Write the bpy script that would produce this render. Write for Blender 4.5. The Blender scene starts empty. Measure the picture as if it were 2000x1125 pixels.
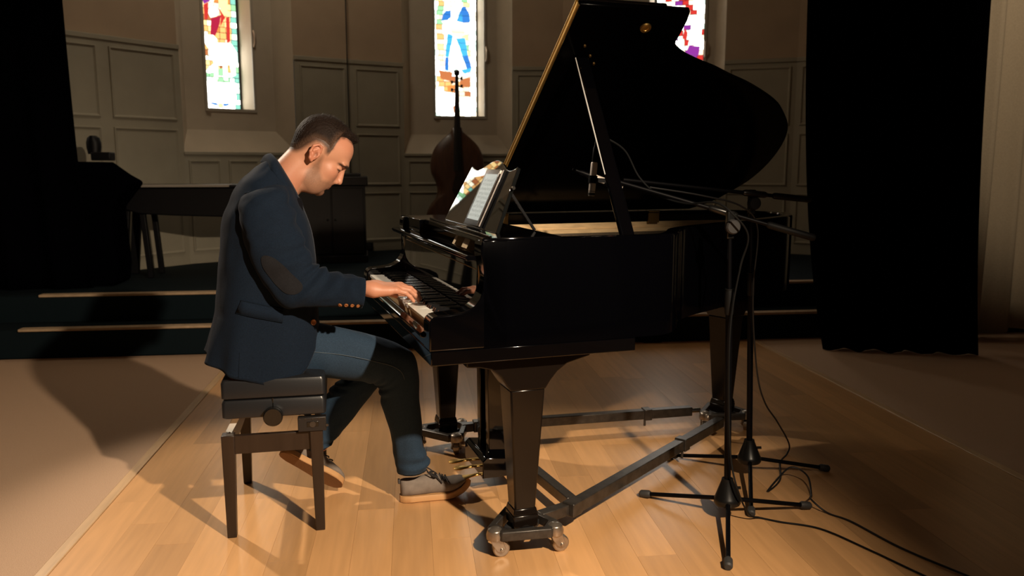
import bpy, math, random
import numpy as np
from mathutils import Vector, Matrix, noise

sc = bpy.context.scene
col = sc.collection
R = math.radians
rng = random.Random(7)

# ---------------------------------------------------------------- camera, world, lights, exposure
cam_d = bpy.data.cameras.new('camera')
cam_d.sensor_width = 36.0
cam_d.lens = 36.0 * 1600.0 / 2000.0
cam_o = bpy.data.objects.new('camera', cam_d)
col.objects.link(cam_o)
cam_o.location = (0, 0, 1.34)
cam_o.rotation_euler = (R(90 - 8.6183), 0, R(-7.0454))
cam_d.dof.use_dof = True
cam_d.dof.focus_distance = 3.25
cam_d.dof.aperture_fstop = 2.8
cam_d.clip_start = 0.05
sc.camera = cam_o

world = bpy.data.worlds.new('hall_air')
sc.world = world
world.use_nodes = True
wb = world.node_tree.nodes['Background']
wb.inputs['Color'].default_value = (1.0, 0.86, 0.7, 1)
wb.inputs['Strength'].default_value = 0.022

def spot(name, loc, target, energy, size_deg, blend, radius, color):
    l = bpy.data.lights.new(name, 'SPOT')
    l.energy = energy; l.spot_size = R(size_deg); l.spot_blend = blend
    l.shadow_soft_size = radius; l.color = color
    o = bpy.data.objects.new(name, l); col.objects.link(o)
    o.location = loc
    o.rotation_euler = (Vector(target) - Vector(loc)).to_track_quat('-Z', 'Y').to_euler()
    return o

# warm stage spotlight high at the front right, the one that throws the shadows back and left
key = spot('stage_spotlight', (1.35, 0.30, 2.50), (-0.95, 2.75, 0.0), 850, 83, 0.75, 0.04, (1.0, 0.80, 0.58))
# weaker spotlight behind and left, it edges the neck and back
rim = spot('back_spotlight', (-3.3, 6.3, 4.3), (-0.3, 3.1, 0.8), 900, 36, 0.5, 0.07, (1.0, 0.84, 0.66))
# added soft fill brightening the apse wall; dim lamp over the right-hand curtains
def fill_point(name, loc, energy, radius, color):
    l = bpy.data.lights.new(name, 'POINT'); l.energy = energy; l.shadow_soft_size = radius; l.color = color
    o = bpy.data.objects.new(name, l); col.objects.link(o); o.location = loc; return o
apse = fill_point('apse_fill', (-0.9, 7.0, 4.6), 52, 0.35, (1.0, 0.86, 0.66))  # fill light added for the wall, no fixture
spot('curtain_lamp', (3.6, 3.2, 4.6), (4.75, 5.7, 1.9), 260, 30, 0.6, 0.1, (1.0, 0.82, 0.6))
sc.view_settings.view_transform = 'Standard'
sc.view_settings.look = 'None'
sc.view_settings.exposure = 0.0
sc.view_settings.gamma = 1.0
sc.view_settings.use_curve_mapping = False

# ---------------------------------------------------------------- helpers
def nd(nt, t, **kw):
    n = nt.nodes.new(t)
    for k, v in kw.items():
        setattr(n, k, v)
    return n

MATS = {}
def mat(name, base, rough=0.5, metal=0.0, coat=0.0, ior=1.5, spec=0.5, emis=None, estr=0.0,
        noise_scale=None, noise_amt=0.0, bump=0.0, bump_scale=None, sheen=0.0, rand=0.0, stretch=None, detail=4.0, rough_amt=0.0):
    m = bpy.data.materials.new(name)
    m.use_nodes = True
    nt = m.node_tree
    b = nt.nodes['Principled BSDF']
    b.inputs['Base Color'].default_value = (*base, 1)
    b.inputs['Roughness'].default_value = rough
    b.inputs['Metallic'].default_value = metal
    b.inputs['Coat Weight'].default_value = coat
    b.inputs['Coat Roughness'].default_value = 0.03
    b.inputs['IOR'].default_value = ior
    b.inputs['Specular IOR Level'].default_value = spec
    if sheen:
        b.inputs['Sheen Weight'].default_value = sheen
        b.inputs['Sheen Roughness'].default_value = 0.4
        b.inputs['Sheen Tint'].default_value = (0.8, 0.85, 1.0, 1)
    if emis:
        b.inputs['Emission Color'].default_value = (*emis, 1)
        b.inputs['Emission Strength'].default_value = estr
    if noise_scale or bump or rand:
        tc = nd(nt, 'ShaderNodeTexCoord')
        src = tc.outputs['Object']
        if stretch:
            mp = nd(nt, 'ShaderNodeMapping')
            mp.inputs['Scale'].default_value = stretch
            nt.links.new(src, mp.inputs['Vector']); src = mp.outputs['Vector']
            if rand:
                oi = nd(nt, 'ShaderNodeObjectInfo')
                cm = nd(nt, 'ShaderNodeCombineXYZ')
                mu = nd(nt, 'ShaderNodeMath', operation='MULTIPLY'); mu.inputs[1].default_value = 37.0
                nt.links.new(oi.outputs['Random'], mu.inputs[0])
                nt.links.new(mu.outputs[0], cm.inputs['Z'])
                nt.links.new(cm.outputs[0], mp.inputs['Location'])
        colr = None
        if noise_scale:
            n = nd(nt, 'ShaderNodeTexNoise')
            n.inputs['Scale'].default_value = noise_scale
            n.inputs['Detail'].default_value = detail
            nt.links.new(src, n.inputs['Vector'])
            mr = nd(nt, 'ShaderNodeMapRange')
            mr.inputs['From Min'].default_value = 0.3; mr.inputs['From Max'].default_value = 0.7
            mr.inputs['To Min'].default_value = 1 - noise_amt; mr.inputs['To Max'].default_value = 1 + noise_amt
            nt.links.new(n.outputs['Fac'], mr.inputs['Value'])
            colr = mr.outputs[0]
            if rough_amt:
                mr2 = nd(nt, 'ShaderNodeMapRange')
                mr2.inputs['From Min'].default_value = 0.3; mr2.inputs['From Max'].default_value = 0.7
                mr2.inputs['To Min'].default_value = rough - rough_amt; mr2.inputs['To Max'].default_value = rough + rough_amt
                nt.links.new(n.outputs['Fac'], mr2.inputs['Value'])
                nt.links.new(mr2.outputs[0], b.inputs['Roughness'])
        if rand:
            oi2 = nd(nt, 'ShaderNodeObjectInfo')
            mr = nd(nt, 'ShaderNodeMapRange')
            mr.inputs['To Min'].default_value = 1 - rand; mr.inputs['To Max'].default_value = 1 + rand
            nt.links.new(oi2.outputs['Random'], mr.inputs['Value'])
            if colr is None:
                colr = mr.outputs[0]
            else:
                mm = nd(nt, 'ShaderNodeMath', operation='MULTIPLY')
                nt.links.new(colr, mm.inputs[0]); nt.links.new(mr.outputs[0], mm.inputs[1]); colr = mm.outputs[0]
        if colr is not None:
            vm = nd(nt, 'ShaderNodeVectorMath', operation='SCALE')
            vm.inputs[0].default_value = base
            nt.links.new(colr, vm.inputs['Scale'])
            nt.links.new(vm.outputs[0], b.inputs['Base Color'])
        if bump:
            n2 = nd(nt, 'ShaderNodeTexNoise')
            n2.inputs['Scale'].default_value = bump_scale or 100
            n2.inputs['Detail'].default_value = 3
            nt.links.new(src, n2.inputs['Vector'])
            bp = nd(nt, 'ShaderNodeBump')
            bp.inputs['Strength'].default_value = bump
            bp.inputs['Distance'].default_value = 0.002
            nt.links.new(n2.outputs['Fac'], bp.inputs['Height'])
            nt.links.new(bp.outputs[0], b.inputs['Normal'])
    MATS[name] = m
    return m

def catmull(pts, n):
    """resample rows of pts (k x d) to n rows along a Catmull-Rom spline"""
    P = np.asarray(pts, float); k = len(P)
    out = []
    for t in np.linspace(0, k - 1, n):
        i = min(int(t), k - 2); u = t - i
        p1, p2 = P[i], P[i + 1]
        p0 = P[i - 1] if i > 0 else 2 * p1 - p2
        p3 = P[i + 2] if i + 2 < k else 2 * p2 - p1
        out.append(0.5 * (2 * p1 + (p2 - p0) * u + (2 * p0 - 5 * p1 + 4 * p2 - p3) * u * u + (3 * p1 - p0 - 3 * p2 + p3) * u ** 3))
    return np.array(out)

class MB:
    """collects shapes that become ONE mesh object"""
    def __init__(self): self.v = []; self.f = []; self.m = []; self.mi = 0
    def add(self, vs, fs):
        b = len(self.v)
        self.v.extend([tuple(map(float, p)) for p in vs])
        for f in fs:
            self.f.append(tuple(i + b for i in f)); self.m.append(self.mi)
        return self
    def slot(self, i): self.mi = i; return self
    def box(self, x0, x1, y0, y1, z0, z1):
        vs = [(x, y, z) for z in (z0, z1) for y in (y0, y1) for x in (x0, x1)]
        return self.add(vs, [(0, 2, 3, 1), (4, 5, 7, 6), (0, 1, 5, 4), (2, 6, 7, 3), (0, 4, 6, 2), (1, 3, 7, 5)])
    def hexa(self, bot, top):
        """frustum: two loops of equal count"""
        n = len(bot)
        fs = [tuple(reversed(range(n))), tuple(range(n, 2 * n))]
        fs += [(i, (i + 1) % n, n + (i + 1) % n, n + i) for i in range(n)]
        return self.add(list(bot) + list(top), fs)
    def taper(self, x, y, z0, w0, d0, z1, w1, d1, x1=None, y1=None):
        x1 = x if x1 is None else x1; y1 = y if y1 is None else y1
        def q(x, y, z, w, d): return [(x - w / 2, y - d / 2, z), (x + w / 2, y - d / 2, z), (x + w / 2, y + d / 2, z), (x - w / 2, y + d / 2, z)]
        return self.hexa(q(x, y, z0, w0, d0), q(x1, y1, z1, w1, d1))
    def prism(self, poly, axis, a, b):
        """poly of 2-D points extruded along axis 0,1,2 from a to b"""
        def p3(p, c):
            l = [p[0], p[1]]; l.insert(axis, c); return tuple(l)
        ar = sum(poly[i][0] * poly[(i + 1) % len(poly)][1] - poly[(i + 1) % len(poly)][0] * poly[i][1] for i in range(len(poly)))
        flip = (ar < 0) != (axis == 1)
        P = list(reversed(poly)) if flip else list(poly)
        return self.hexa([p3(p, a) for p in P], [p3(p, b) for p in P])
    def bar(self, p0, p1, w, h, upv=(0, 0, 1)):
        p0 = Vector(p0); p1 = Vector(p1); d = (p1 - p0).normalized(); u = Vector(upv)
        s = d.cross(u)
        if s.length < 1e-4: s = d.cross(Vector((1, 0, 0)))
        s.normalize(); u = s.cross(d)
        q = [(-1, -1), (1, -1), (1, 1), (-1, 1)]
        return self.hexa([p0 + s * a * w / 2 + u * b * h / 2 for a, b in q][::-1], [p1 + s * a * w / 2 + u * b * h / 2 for a, b in q][::-1])
    def tube(self, path, r, n=10, cap=True):
        P = [Vector(p) for p in path]; rs = r if hasattr(r, '__len__') else [r] * len(P)
        rings = []; prev = None
        for i, p in enumerate(P):
            d = (P[min(i + 1, len(P) - 1)] - P[max(i - 1, 0)])
            d = d.normalized() if d.length > 1e-9 else Vector((0, 0, 1))
            if prev is None:
                a = Vector((0, 0, 1)) if abs(d.z) < 0.9 else Vector((1, 0, 0))
                s = d.cross(a).normalized()
            else:
                s = prev - d * prev.dot(d)
                s = s.normalized() if s.length > 1e-6 else d.orthogonal().normalized()
            prev = s; t = d.cross(s)
            rings.append([p + (s * math.cos(2 * math.pi * k / n) + t * math.sin(2 * math.pi * k / n)) * rs[i] for k in range(n)])
        return self.loft(rings, cap)
    def loft(self, rings, cap=True, closed=True):
        n = len(rings[0]); vs = [p for r in rings for p in r]; fs = []
        m = n if closed else n - 1
        for i in range(len(rings) - 1):
            for k in range(m):
                k2 = (k + 1) % n
                fs.append((i * n + k, i * n + k2, (i + 1) * n + k2, (i + 1) * n + k))
        if cap and closed:
            fs.append(tuple(reversed(range(n)))); fs.append(tuple(range((len(rings) - 1) * n, len(rings) * n)))
        return self.add(vs, fs)
    def lathe(self, prof, c=(0, 0, 0), n=20, axis=(0, 0, 1)):
        """prof list of (r, h) along axis from c"""
        a = Vector(axis).normalized(); s = a.orthogonal().normalized(); t = a.cross(s); c = Vector(c)
        return self.loft([[c + a * h + (s * math.cos(2 * math.pi * k / n) + t * math.sin(2 * math.pi * k / n)) * max(r, 1e-5) for k in range(n)] for r, h in prof])
    def ball(self, c, r, n=14, sc3=(1, 1, 1)):
        prof = [(math.sin(math.pi * i / 8), -math.cos(math.pi * i / 8)) for i in range(9)]
        return self.loft([[(c[0] + max(q, 1e-4) * r * sc3[0] * math.cos(2 * math.pi * k / n), c[1] + max(q, 1e-4) * r * sc3[1] * math.sin(2 * math.pi * k / n), c[2] + h * r * sc3[2]) for k in range(n)] for q, h in prof])
    def grid(self, pts):
        """pts[i][j] open sheet"""
        n = len(pts[0])
        return self.add([p for r in pts for p in r], [(i * n + j, i * n + j + 1, (i + 1) * n + j + 1, (i + 1) * n + j) for i in range(len(pts) - 1) for j in range(n - 1)])

WM = {}     # world matrix of every parent
I4 = Matrix.Identity(4)
def mesh_from(name, mb, mats, X=None, sharp=35, bevel=0.0, smooth=True):
    me = bpy.data.meshes.new(name)
    vs = mb.v if X is None else [tuple(X @ Vector(p)) for p in mb.v]
    me.from_pydata(vs, [], mb.f)
    for m in (mats if isinstance(mats, (list, tuple)) else [mats]):
        me.materials.append(m)
    if any(mb.m):
        me.polygons.foreach_set('material_index', mb.m)
    if smooth:
        me.polygons.foreach_set('use_smooth', [True] * len(me.polygons))
        if sharp is not None:
            me.set_sharp_from_angle(angle=R(sharp))
    me.update()
    return me

def link(o, parent=None, M=I4):
    col.objects.link(o)
    if parent is not None:
        o.parent = parent
        WM[o.name] = WM[parent.name] @ M
        if M is not I4: o.matrix_local = M
    else:
        WM[o.name] = M.copy()
        if M is not I4: o.matrix_world = M
    return o

def tag(o, label=None, cat=None, group=None, kind=None):
    if label: o['label'] = label
    if cat: o['category'] = cat
    if group: o['group'] = group
    if kind: o['kind'] = kind
    return o

def thing(name, label, cat, M=I4, group=None):
    o = bpy.data.objects.new(name, None); o.empty_display_size = 0.05
    link(o, None, M); return tag(o, label, cat, group)

def part(name, mb, mats, parent=None, F=None, bevel=0.0, seg=2, sharp=35, smooth=True, label=None, fix=False):
    """mb is in frame F (world matrix); default: the parent's own frame"""
    X = None
    if F is not None:
        X = (WM[parent.name].inverted() @ F) if parent is not None else F
    me = mesh_from(name, mb, mats, X, sharp, bevel, smooth)
    if fix:
        import bmesh
        bm = bmesh.new(); bm.from_mesh(me); bmesh.ops.recalc_face_normals(bm, faces=bm.faces); bm.to_mesh(me); bm.free()
    o = bpy.data.objects.new(name, me)
    link(o, parent)
    if bevel:
        b = o.modifiers.new('bevel', 'BEVEL'); b.width = bevel; b.segments = seg; b.limit_method = 'ANGLE'; b.angle_limit = R(40)
    if label: o['label'] = label
    return o

def inst(name, me, parent, M):
    o = bpy.data.objects.new(name, me)
    return link(o, parent, M)

# frame of the grand piano and of its player: x towards the tail, y towards the bass side
PA = R(11.7259)
PF = Matrix.Translation((0.05118, 2.51574, 0)) @ Matrix.Rotation(PA, 4, 'Z')
def PW(x, y, z): return PF @ Vector((x, y, z))
# ---------------------------------------------------------------- materials of the setting
M_hall = mat('dark_hall_wall', (0.02, 0.017, 0.014), 0.9)
M_plaster = mat('plaster', (0.42, 0.305, 0.205), 0.9, noise_scale=3, noise_amt=0.06, bump=0.15, bump_scale=60)
M_panel = mat('panel_paint', (0.335, 0.30, 0.225), 0.6, noise_scale=5, noise_amt=0.05)
M_reveal = mat('reveal_paint', (0.50, 0.42, 0.32), 0.8, noise_scale=6, noise_amt=0.05)
M_wframe = mat('window_frame_paint', (0.42, 0.37, 0.30), 0.5)
M_plank = mat('oak_plank', (0.575, 0.315, 0.135), 0.31, noise_scale=4.0, noise_amt=0.08, rand=0.16, stretch=(9, 0.7, 9), detail=2, spec=0.5)
M_gap = mat('floor_gap', (0.20, 0.115, 0.055), 0.8)
M_carpet = mat('sand_carpet', (0.50, 0.335, 0.225), 0.97, noise_scale=420, noise_amt=0.22, bump=0.5, bump_scale=500, spec=0.1, detail=2)
M_edge = mat('oak_edging', (0.56, 0.36, 0.19), 0.4, noise_scale=6, noise_amt=0.12, stretch=(8, 0.8, 8))
M_stage = mat('navy_carpet', (0.0042, 0.0098, 0.013), 0.8, noise_scale=300, noise_amt=0.2, bump=0.3, bump_scale=400, spec=0.12)
M_nosing = mat('step_nosing', (0.44, 0.31, 0.19), 0.55, noise_scale=20, noise_amt=0.15)
M_blackcloth = mat('black_cloth', (0.0010, 0.0010, 0.0018), 0.98, spec=0.0)
M_beigecloth = mat('beige_cloth', (0.42, 0.34, 0.24), 0.9, noise_scale=90, noise_amt=0.06, spec=0.1)
M_ceil = mat('ceiling_paint', (0.35, 0.3, 0.24), 0.9)

SX0, SX1, SY1 = -1.25, 2.62, 5.90          # the wooden strip
# ---------------------------------------------------------------- floor
f = tag(part('floor', MB().box(-7.5, 8, -2.2, 10.2, -0.06, -0.018), M_gap), kind='structure')
PWID = 0.139
NCOL = int(round((SX1 - SX0 - 0.09) / PWID))
for c in range(NCOL):
    x = SX0 + 0.045 + c * (SX1 - SX0 - 0.09) / NCOL
    w = (SX1 - SX0 - 0.09) / NCOL
    y = -0.4 - rng.random() * 1.6
    while y < SY1 + 0.02:
        L = rng.choice([0.9, 1.2, 1.5, 1.8, 2.1])
        y1 = min(y + L, SY1 + 0.02)
        if y1 > -0.2 and y1 - y > 0.05:
            dz = rng.uniform(-0.0003, 0.0003)
            g = 0.00025
            b = MB().hexa([(x + g, y + g, -0.018), (x + w - g, y + g, -0.018), (x + w - g, y1 - g, -0.018), (x + g, y1 - g, -0.018)],
                          [(x + g, y + g, dz), (x + w - g, y + g, dz), (x + w - g, y1 - g, dz), (x + g, y1 - g, dz)])
            part('plank', b, M_plank, f, smooth=False)
        y = y1
for i, (a, b_) in enumerate(((SX0, SX0 + 0.043), (SX1 - 0.043, SX1))):
    tag(part('trim_%d' % (i + 1), MB().box(a, b_, -0.4, SY1, -0.018, 0.004), M_edge, bevel=0.003), kind='structure')
t = part('carpet', MB().prism([(-5.5, -0.8), (SX0 - 0.001, -0.8), (SX0 - 0.001, 5.92), (-4.15, 5.92), (-4.2, 5.5), (-5.5, 3.6)], 2, -0.018, 0.0), M_carpet)
tag(t, 'sandy carpet left of the wooden floor strip, behind the piano bench', 'carpet')
t = part('carpet', MB().box(SX1 + 0.001, 6.1, -0.8, 5.92, -0.018, 0.0), M_carpet)
tag(t, 'dim sandy carpet right of the wooden floor strip, under the curtains', 'carpet')

# ---------------------------------------------------------------- stage: two carpeted steps
st = thing('stage', 'low stage of two dark navy carpeted steps with tan nosings', 'stage', Matrix.Translation((0.3, 6.0, 0)))
SROT = Matrix.Rotation(R(0.6), 4, 'Z')
part('lower_step', MB().box(-3.7, 5.85, 5.93, 6.32, 0, 0.20), M_stage, st, I4, bevel=0.006)
part('upper_step', MB().prism([(-3.66, 6.235), (5.85, 6.235), (5.12, 7.34), (4.0, 8.29), (3.34, 8.62), (2.2, 9.19), (1.74, 9.40), (1.18, 9.46), (-0.04, 9.27), (-0.60, 9.03), (-1.13, 8.76), (-2.08, 8.14), (-3.05, 7.04)], 2, 0, 0.392), M_stage, st, I4, bevel=0.006)
part('nosing', MB().box(-2.70, 5, 5.905, 5.985, 0.193, 0.212), M_nosing, st, I4, bevel=0.005)
part('nosing', MB().box(-2.68, 5, 6.215, 6.295, 0.384, 0.403), M_nosing, st, I4, bevel=0.005)
SZ = 0.3935

# ---------------------------------------------------------------- apse wall
ZD, ZT = 2.42, 5.6      # top of the panelling, top of the wall
def seg(A, B):
    A = Vector((A[0], A[1], 0)); B = Vector((B[0], B[1], 0)); t = (B - A).normalized(); n = Vector((t.y, -t.x, 0))
    M = Matrix((( t.x, -n.x, 0, A.x), (t.y, -n.y, 0, A.y), (0, 0, 1, 0), (0, 0, 0, 1)))
    return M, (B - A).length      # local x along the wall, local y INTO the wall (away from the room), z up
corners = [(-5.6, 3.6), (-4.3, 5.55), (-3.95, 6.05), (-3.1, 7.08), (-2.13, 8.20), (-1.16, 8.82), (-0.62, 9.10), (-0.06, 9.34), (1.18, 9.53), (1.75, 9.47), (2.22, 9.27), (3.37, 8.69), (4.03, 8.36), (5.2, 7.4), (6.2, 6.0)]
kinds = ['plain', 'panel', 'bay', 'panel', 'bay', 'panel', 'panel', 'bay', 'panel', 'panel', 'bay', 'panel', 'panel', 'panel']
wall = MB(); dado = MB(); cap = MB()
panels = []     # (matrix, x0, x1, z0, z1)
bays = []
ROWS = ((0.50, 1.03), (1.11, 1.66), (1.74, 2.345))
for i, k in enumerate(kinds):
    M, Lw = seg(corners[i], corners[i + 1])
    def W_(x, y, z): return M @ Vector((x, y, z))
    def quad(mb, p): mb.add([W_(*q) for q in p], [(0, 1, 2, 3)])
    if k != 'bay':
        quad(wall, [(0, 0, ZD), (Lw, 0, ZD), (Lw, 0, ZT), (0, 0, ZT)])
        quad(dado, [(0, -0.02, 0), (Lw, -0.02, 0), (Lw, -0.02, ZD), (0, -0.02, ZD)])
        quad(dado, [(0, -0.02, ZD), (Lw, -0.02, ZD), (Lw, 0, ZD), (0, 0, ZD)])
        cap.hexa([W_(0, -0.034, ZD - 0.03), W_(Lw, -0.034, ZD - 0.03), W_(Lw, 0.0, ZD - 0.03), W_(0, 0.0, ZD - 0.03)],
                 [W_(0, -0.034, ZD + 0.012), W_(Lw, -0.034, ZD + 0.012), W_(Lw, 0.0, ZD + 0.012), W_(0, 0.0, ZD + 0.012)])
        if k == 'panel':
            n = 2 if Lw > 1.0 else 1
            for c in range(n):
                for (z0, z1) in ROWS:
                    panels.append((M, c * Lw / n + 0.055, (c + 1) * Lw / n - 0.055, z0, z1))
    else:
        ZS = 1.455
        quad(dado, [(0, -0.02, 0), (Lw, -0.02, 0), (Lw, -0.02, ZS), (0, -0.02, ZS)])
        cap.hexa([W_(0, -0.034, ZS - 0.03), W_(Lw, -0.034, ZS - 0.03), W_(Lw, 0.0, ZS - 0.03), W_(0, 0.0, ZS - 0.03)],
                 [W_(0, -0.034, ZS), W_(Lw, -0.034, ZS), W_(Lw, 0.0, ZS), W_(0, 0.0, ZS)])
        for c in range(3):
            panels.append((M, c * Lw / 3 + 0.04, (c + 1) * Lw / 3 - 0.04, 0.50, 1.03))
            panels.append((M, c * Lw / 3 + 0.04, (c + 1) * Lw / 3 - 0.04, 1.11, 1.375))
        bays.append((M, Lw))
wb_ = tag(part('wall_back', wall, M_plaster), kind='structure')
part('dado', dado, M_panel, wb_, smooth=False)
part('cap_rail', cap, M_panel, wb_, bevel=0.004)
for (M, x0, x1, z0, z1) in panels:
    b = MB(); w = 0.022; y0, y1 = -0.02, -0.034
    def ringq(o, d): return [M @ Vector(p) for p in ((x0 + o, d, z0 + o), (x1 - o, d, z0 + o), (x1 - o, d, z1 - o), (x0 + o, d, z1 - o))]
    b.loft([ringq(0, -0.0195), ringq(0.003, -0.033), ringq(0.012, -0.034), ringq(w, -0.024), ringq(w + 0.004, -0.021)], cap=False)
    part('panel', b, M_panel, wb_, smooth=False)
# hall walls and ceiling (dark, mostly out of the picture)
tag(part('wall_left', MB().add([(-5.6, -2, 0), (-5.6, 3.6, 0), (-5.6, 3.6, ZT), (-5.6, -2, ZT)], [(0, 1, 2, 3)]), M_hall), kind='structure')
tag(part('wall_right', MB().add([(6.2, 6.0, 0), (6.2, -2, 0), (6.2, -2, ZT), (6.2, 6.0, ZT)], [(0, 1, 2, 3)]), M_hall), kind='structure')
tag(part('ceiling', MB().add([(-5.6, -2, ZT)] + [(c[0], c[1], ZT) for c in corners] + [(6.2, -2, ZT)], [tuple(range(len(corners) + 2))]), M_ceil), kind='structure')

# ---------------------------------------------------------------- stained glass windows
def glass_mat(name, c, s):
    return mat(name, (0.02, 0.02, 0.02), 0.25, emis=c, estr=s)
G = {
    'white': glass_mat('glass_white', (1.0, 0.97, 0.88), 6.0), 'cream': glass_mat('glass_cream', (1.0, 0.90, 0.66), 2.4),
    'amber': glass_mat('glass_amber', (1.0, 0.52, 0.17), 1.5), 'yellow': glass_mat('glass_yellow', (1.0, 0.70, 0.28), 2.0),
    'orange': glass_mat('glass_orange', (0.95, 0.30, 0.07), 1.25), 'red': glass_mat('glass_red', (0.80, 0.045, 0.035), 1.0),
    'crimson': glass_mat('glass_crimson', (0.62, 0.02, 0.075), 0.9), 'purple': glass_mat('glass_purple', (0.42, 0.05, 0.50), 0.8),
    'green': glass_mat('glass_green', (0.40, 0.85, 0.42), 1.3), 'teal': glass_mat('glass_teal', (0.30, 0.78, 0.62), 1.2),
    'blue': glass_mat('glass_blue', (0.05, 0.28, 0.85), 1.0), 'sky': glass_mat('glass_sky', (0.08, 0.55, 0.95), 1.2),
    'pale': glass_mat('glass_pale', (0.78, 1.0, 0.85), 2.0), 'rust': glass_mat('glass_rust', (0.75, 0.24, 0.08), 1.0),
    'peach': glass_mat('glass_peach', (1.0, 0.72, 0.50), 1.9),
}
M_lead = mat('lead_came', (0.02, 0.015, 0.012), 0.6)
M_handle = mat('window_latch', (0.55, 0.45, 0.36), 0.35, metal=0.6)
Z0W, Z1W = 1.897, 5.05

def w1_cell(s, q, r):       # s 0..1 across, q metres above the sill
    if s > 0.86: return r.choice(['teal', 'pale', 'teal', 'white', 'green'])
    if q < 0.27: return 'white' if 0.08 < s < 0.8 else 'cream'
    if q < 0.36: return r.choice(['green', 'pale', 'cream'])
    if q > 0.80 and s < 0.2: return r.choice(['red', 'orange', 'yellow'])
    if 0.12 < q - 0.3 < 0.2 and s < 0.1: return 'teal'
    return r.choice(['amber', 'yellow', 'amber', 'orange', 'cream', 'peach', 'rust', 'yellow'])
def w2_cell(s, q, r):
    if s < 0.10 or s > 0.9: return r.choice(['white', 'white', 'cream', 'pale'])
    if q < 0.24: return r.choice(['white', 'white', 'cream', 'pale'])
    if q < 0.46: return r.choice(['rust', 'peach', 'cream', 'amber'])
    if 0.12 < s < 0.3 and q > 0.6: return r.choice(['amber', 'peach', 'yellow', 'green'])
    if s > 0.74: return r.choice(['yellow', 'pale', 'cream', 'green'])
    return r.choice(['white', 'white', 'cream', 'pale', 'white'])
def w3_cell(s, q, r):
    return r.choice(['white', 'white', 'cream', 'pale', 'red', 'purple', 'white', 'peach'])
def P1(pts): return [((x - 130) / 345.0, (1000 - y) * 0.00118) for x, y in pts]
def P2(pts): return [((x - 108) / 385.0, (1078 - y) * 0.00127) for x, y in pts]
fig1 = [('red', P1([(125, 0), (205, 0), (185, 95), (125, 85)])), ('purple', P1([(195, 85), (225, 50), (280, 40), (270, 90), (210, 130)])),
        ('white', P1([(225, 0), (340, 0), (335, 45), (270, 40), (230, 20)])), ('red', P1([(205, 135), (245, 110), (235, 245), (210, 260)])),
        ('cream', P1([(280, 70), (300, 65), (275, 150), (262, 150)])), ('white', P1([(250, 165), (290, 140), (325, 170), (310, 215), (260, 235), (243, 200)])),
        ('crimson', P1([(262, 240), (312, 222), (345, 205), (330, 280), (290, 380), (250, 378)])), ('red', P1([(330, 150), (380, 220), (335, 300), (345, 200)])),
        ('yellow', P1([(330, 80), (410, 60), (400, 190), (380, 205), (335, 140)])), ('red', P1([(345, 0), (380, 0), (370, 20), (345, 15)])),
        ('white', P1([(185, 410), (215, 380), (270, 380), (300, 410), (300, 440), (360, 435), (420, 440), (465, 510), (465, 590), (430, 610), (310, 630), (265, 610), (240, 510), (190, 435)])),
        ('white', P1([(265, 615), (295, 630), (290, 745), (265, 745)])), ('white', P1([(340, 630), (375, 620), (375, 750), (345, 750)])),
        ('white', P1([(400, 615), (440, 610), (445, 700), (415, 720)])), ('white', P1([(190, 690), (260, 620), (262, 690), (220, 700)])),
        ('green', P1([(298, 660), (340, 650), (342, 715), (296, 715)])), ('red', P1([(385, 220), (415, 215), (412, 420), (385, 435)])),
        ('white', P1([(165, 770), (275, 765), (315, 785), (360, 770), (440, 770), (440, 930), (165, 930)])),
        ('blue', P1([(215, 942), (275, 950), (278, 972), (240, 965)])), ('blue', P1([(325, 950), (390, 950), (360, 970), (328, 975)])),
        ('yellow', P1([(282, 955), (305, 945), (325, 962), (320, 990), (285, 990)]))]
fig2 = [('blue', P2([(205, 165), (235, 130), (275, 125), (275, 190), (240, 215), (190, 220)])), ('blue', P2([(320, 220), (370, 90), (400, 85), (435, 150), (442, 225), (380, 232)])),
        ('sky', P2([(345, 160), (372, 150), (375, 220), (330, 222)])), ('white', P2([(275, 120), (340, 110), (320, 225), (280, 215)])),
        ('white', P2([(195, 225), (260, 215), (340, 240), (420, 235), (440, 260), (330, 290), (215, 255)])),
        ('peach', P2([(260, 280), (390, 280), (395, 340), (350, 375), (285, 345)])), ('sky', P2([(245, 330), (290, 350), (275, 430), (250, 545), (222, 540), (230, 440)])),
        ('blue', P2([(222, 545), (250, 545), (247, 665), (215, 660)])), ('sky', P2([(318, 375), (395, 365), (412, 470), (420, 520), (372, 530), (345, 450)])),
        ('blue', P2([(372, 530), (420, 520), (452, 630), (410, 645)])), ('sky', P2([(350, 650), (410, 645), (452, 628), (445, 665), (390, 690)])),
        ('white', P2([(290, 370), (318, 385), (400, 640), (340, 640), (262, 640), (265, 530)])), ('rust', P2([(160, 660), (285, 680), (270, 760), (180, 740)])),
        ('orange', P2([(235, 800), (310, 790), (330, 850), (240, 850)])), ('rust', P2([(350, 740), (445, 715), (440, 770), (370, 820), (345, 815)])),
        ('rust', P2([(280, 980), (330, 975), (335, 1050), (290, 1045)])), ('white', P2([(120, 830), (230, 860), (330, 870), (330, 970), (120, 1050)]))]
fig3 = [('red', [(0.55, 0.86), (0.64, 0.83), (0.66, 0.92), (0.60, 0.97)]), ('purple', [(0.62, 0.68), (0.9, 0.66), (0.93, 0.76), (0.7, 0.78)]), ('white', [(0.68, 0.78), (0.93, 0.8), (0.95, 0.97), (0.75, 0.95)])]

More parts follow.
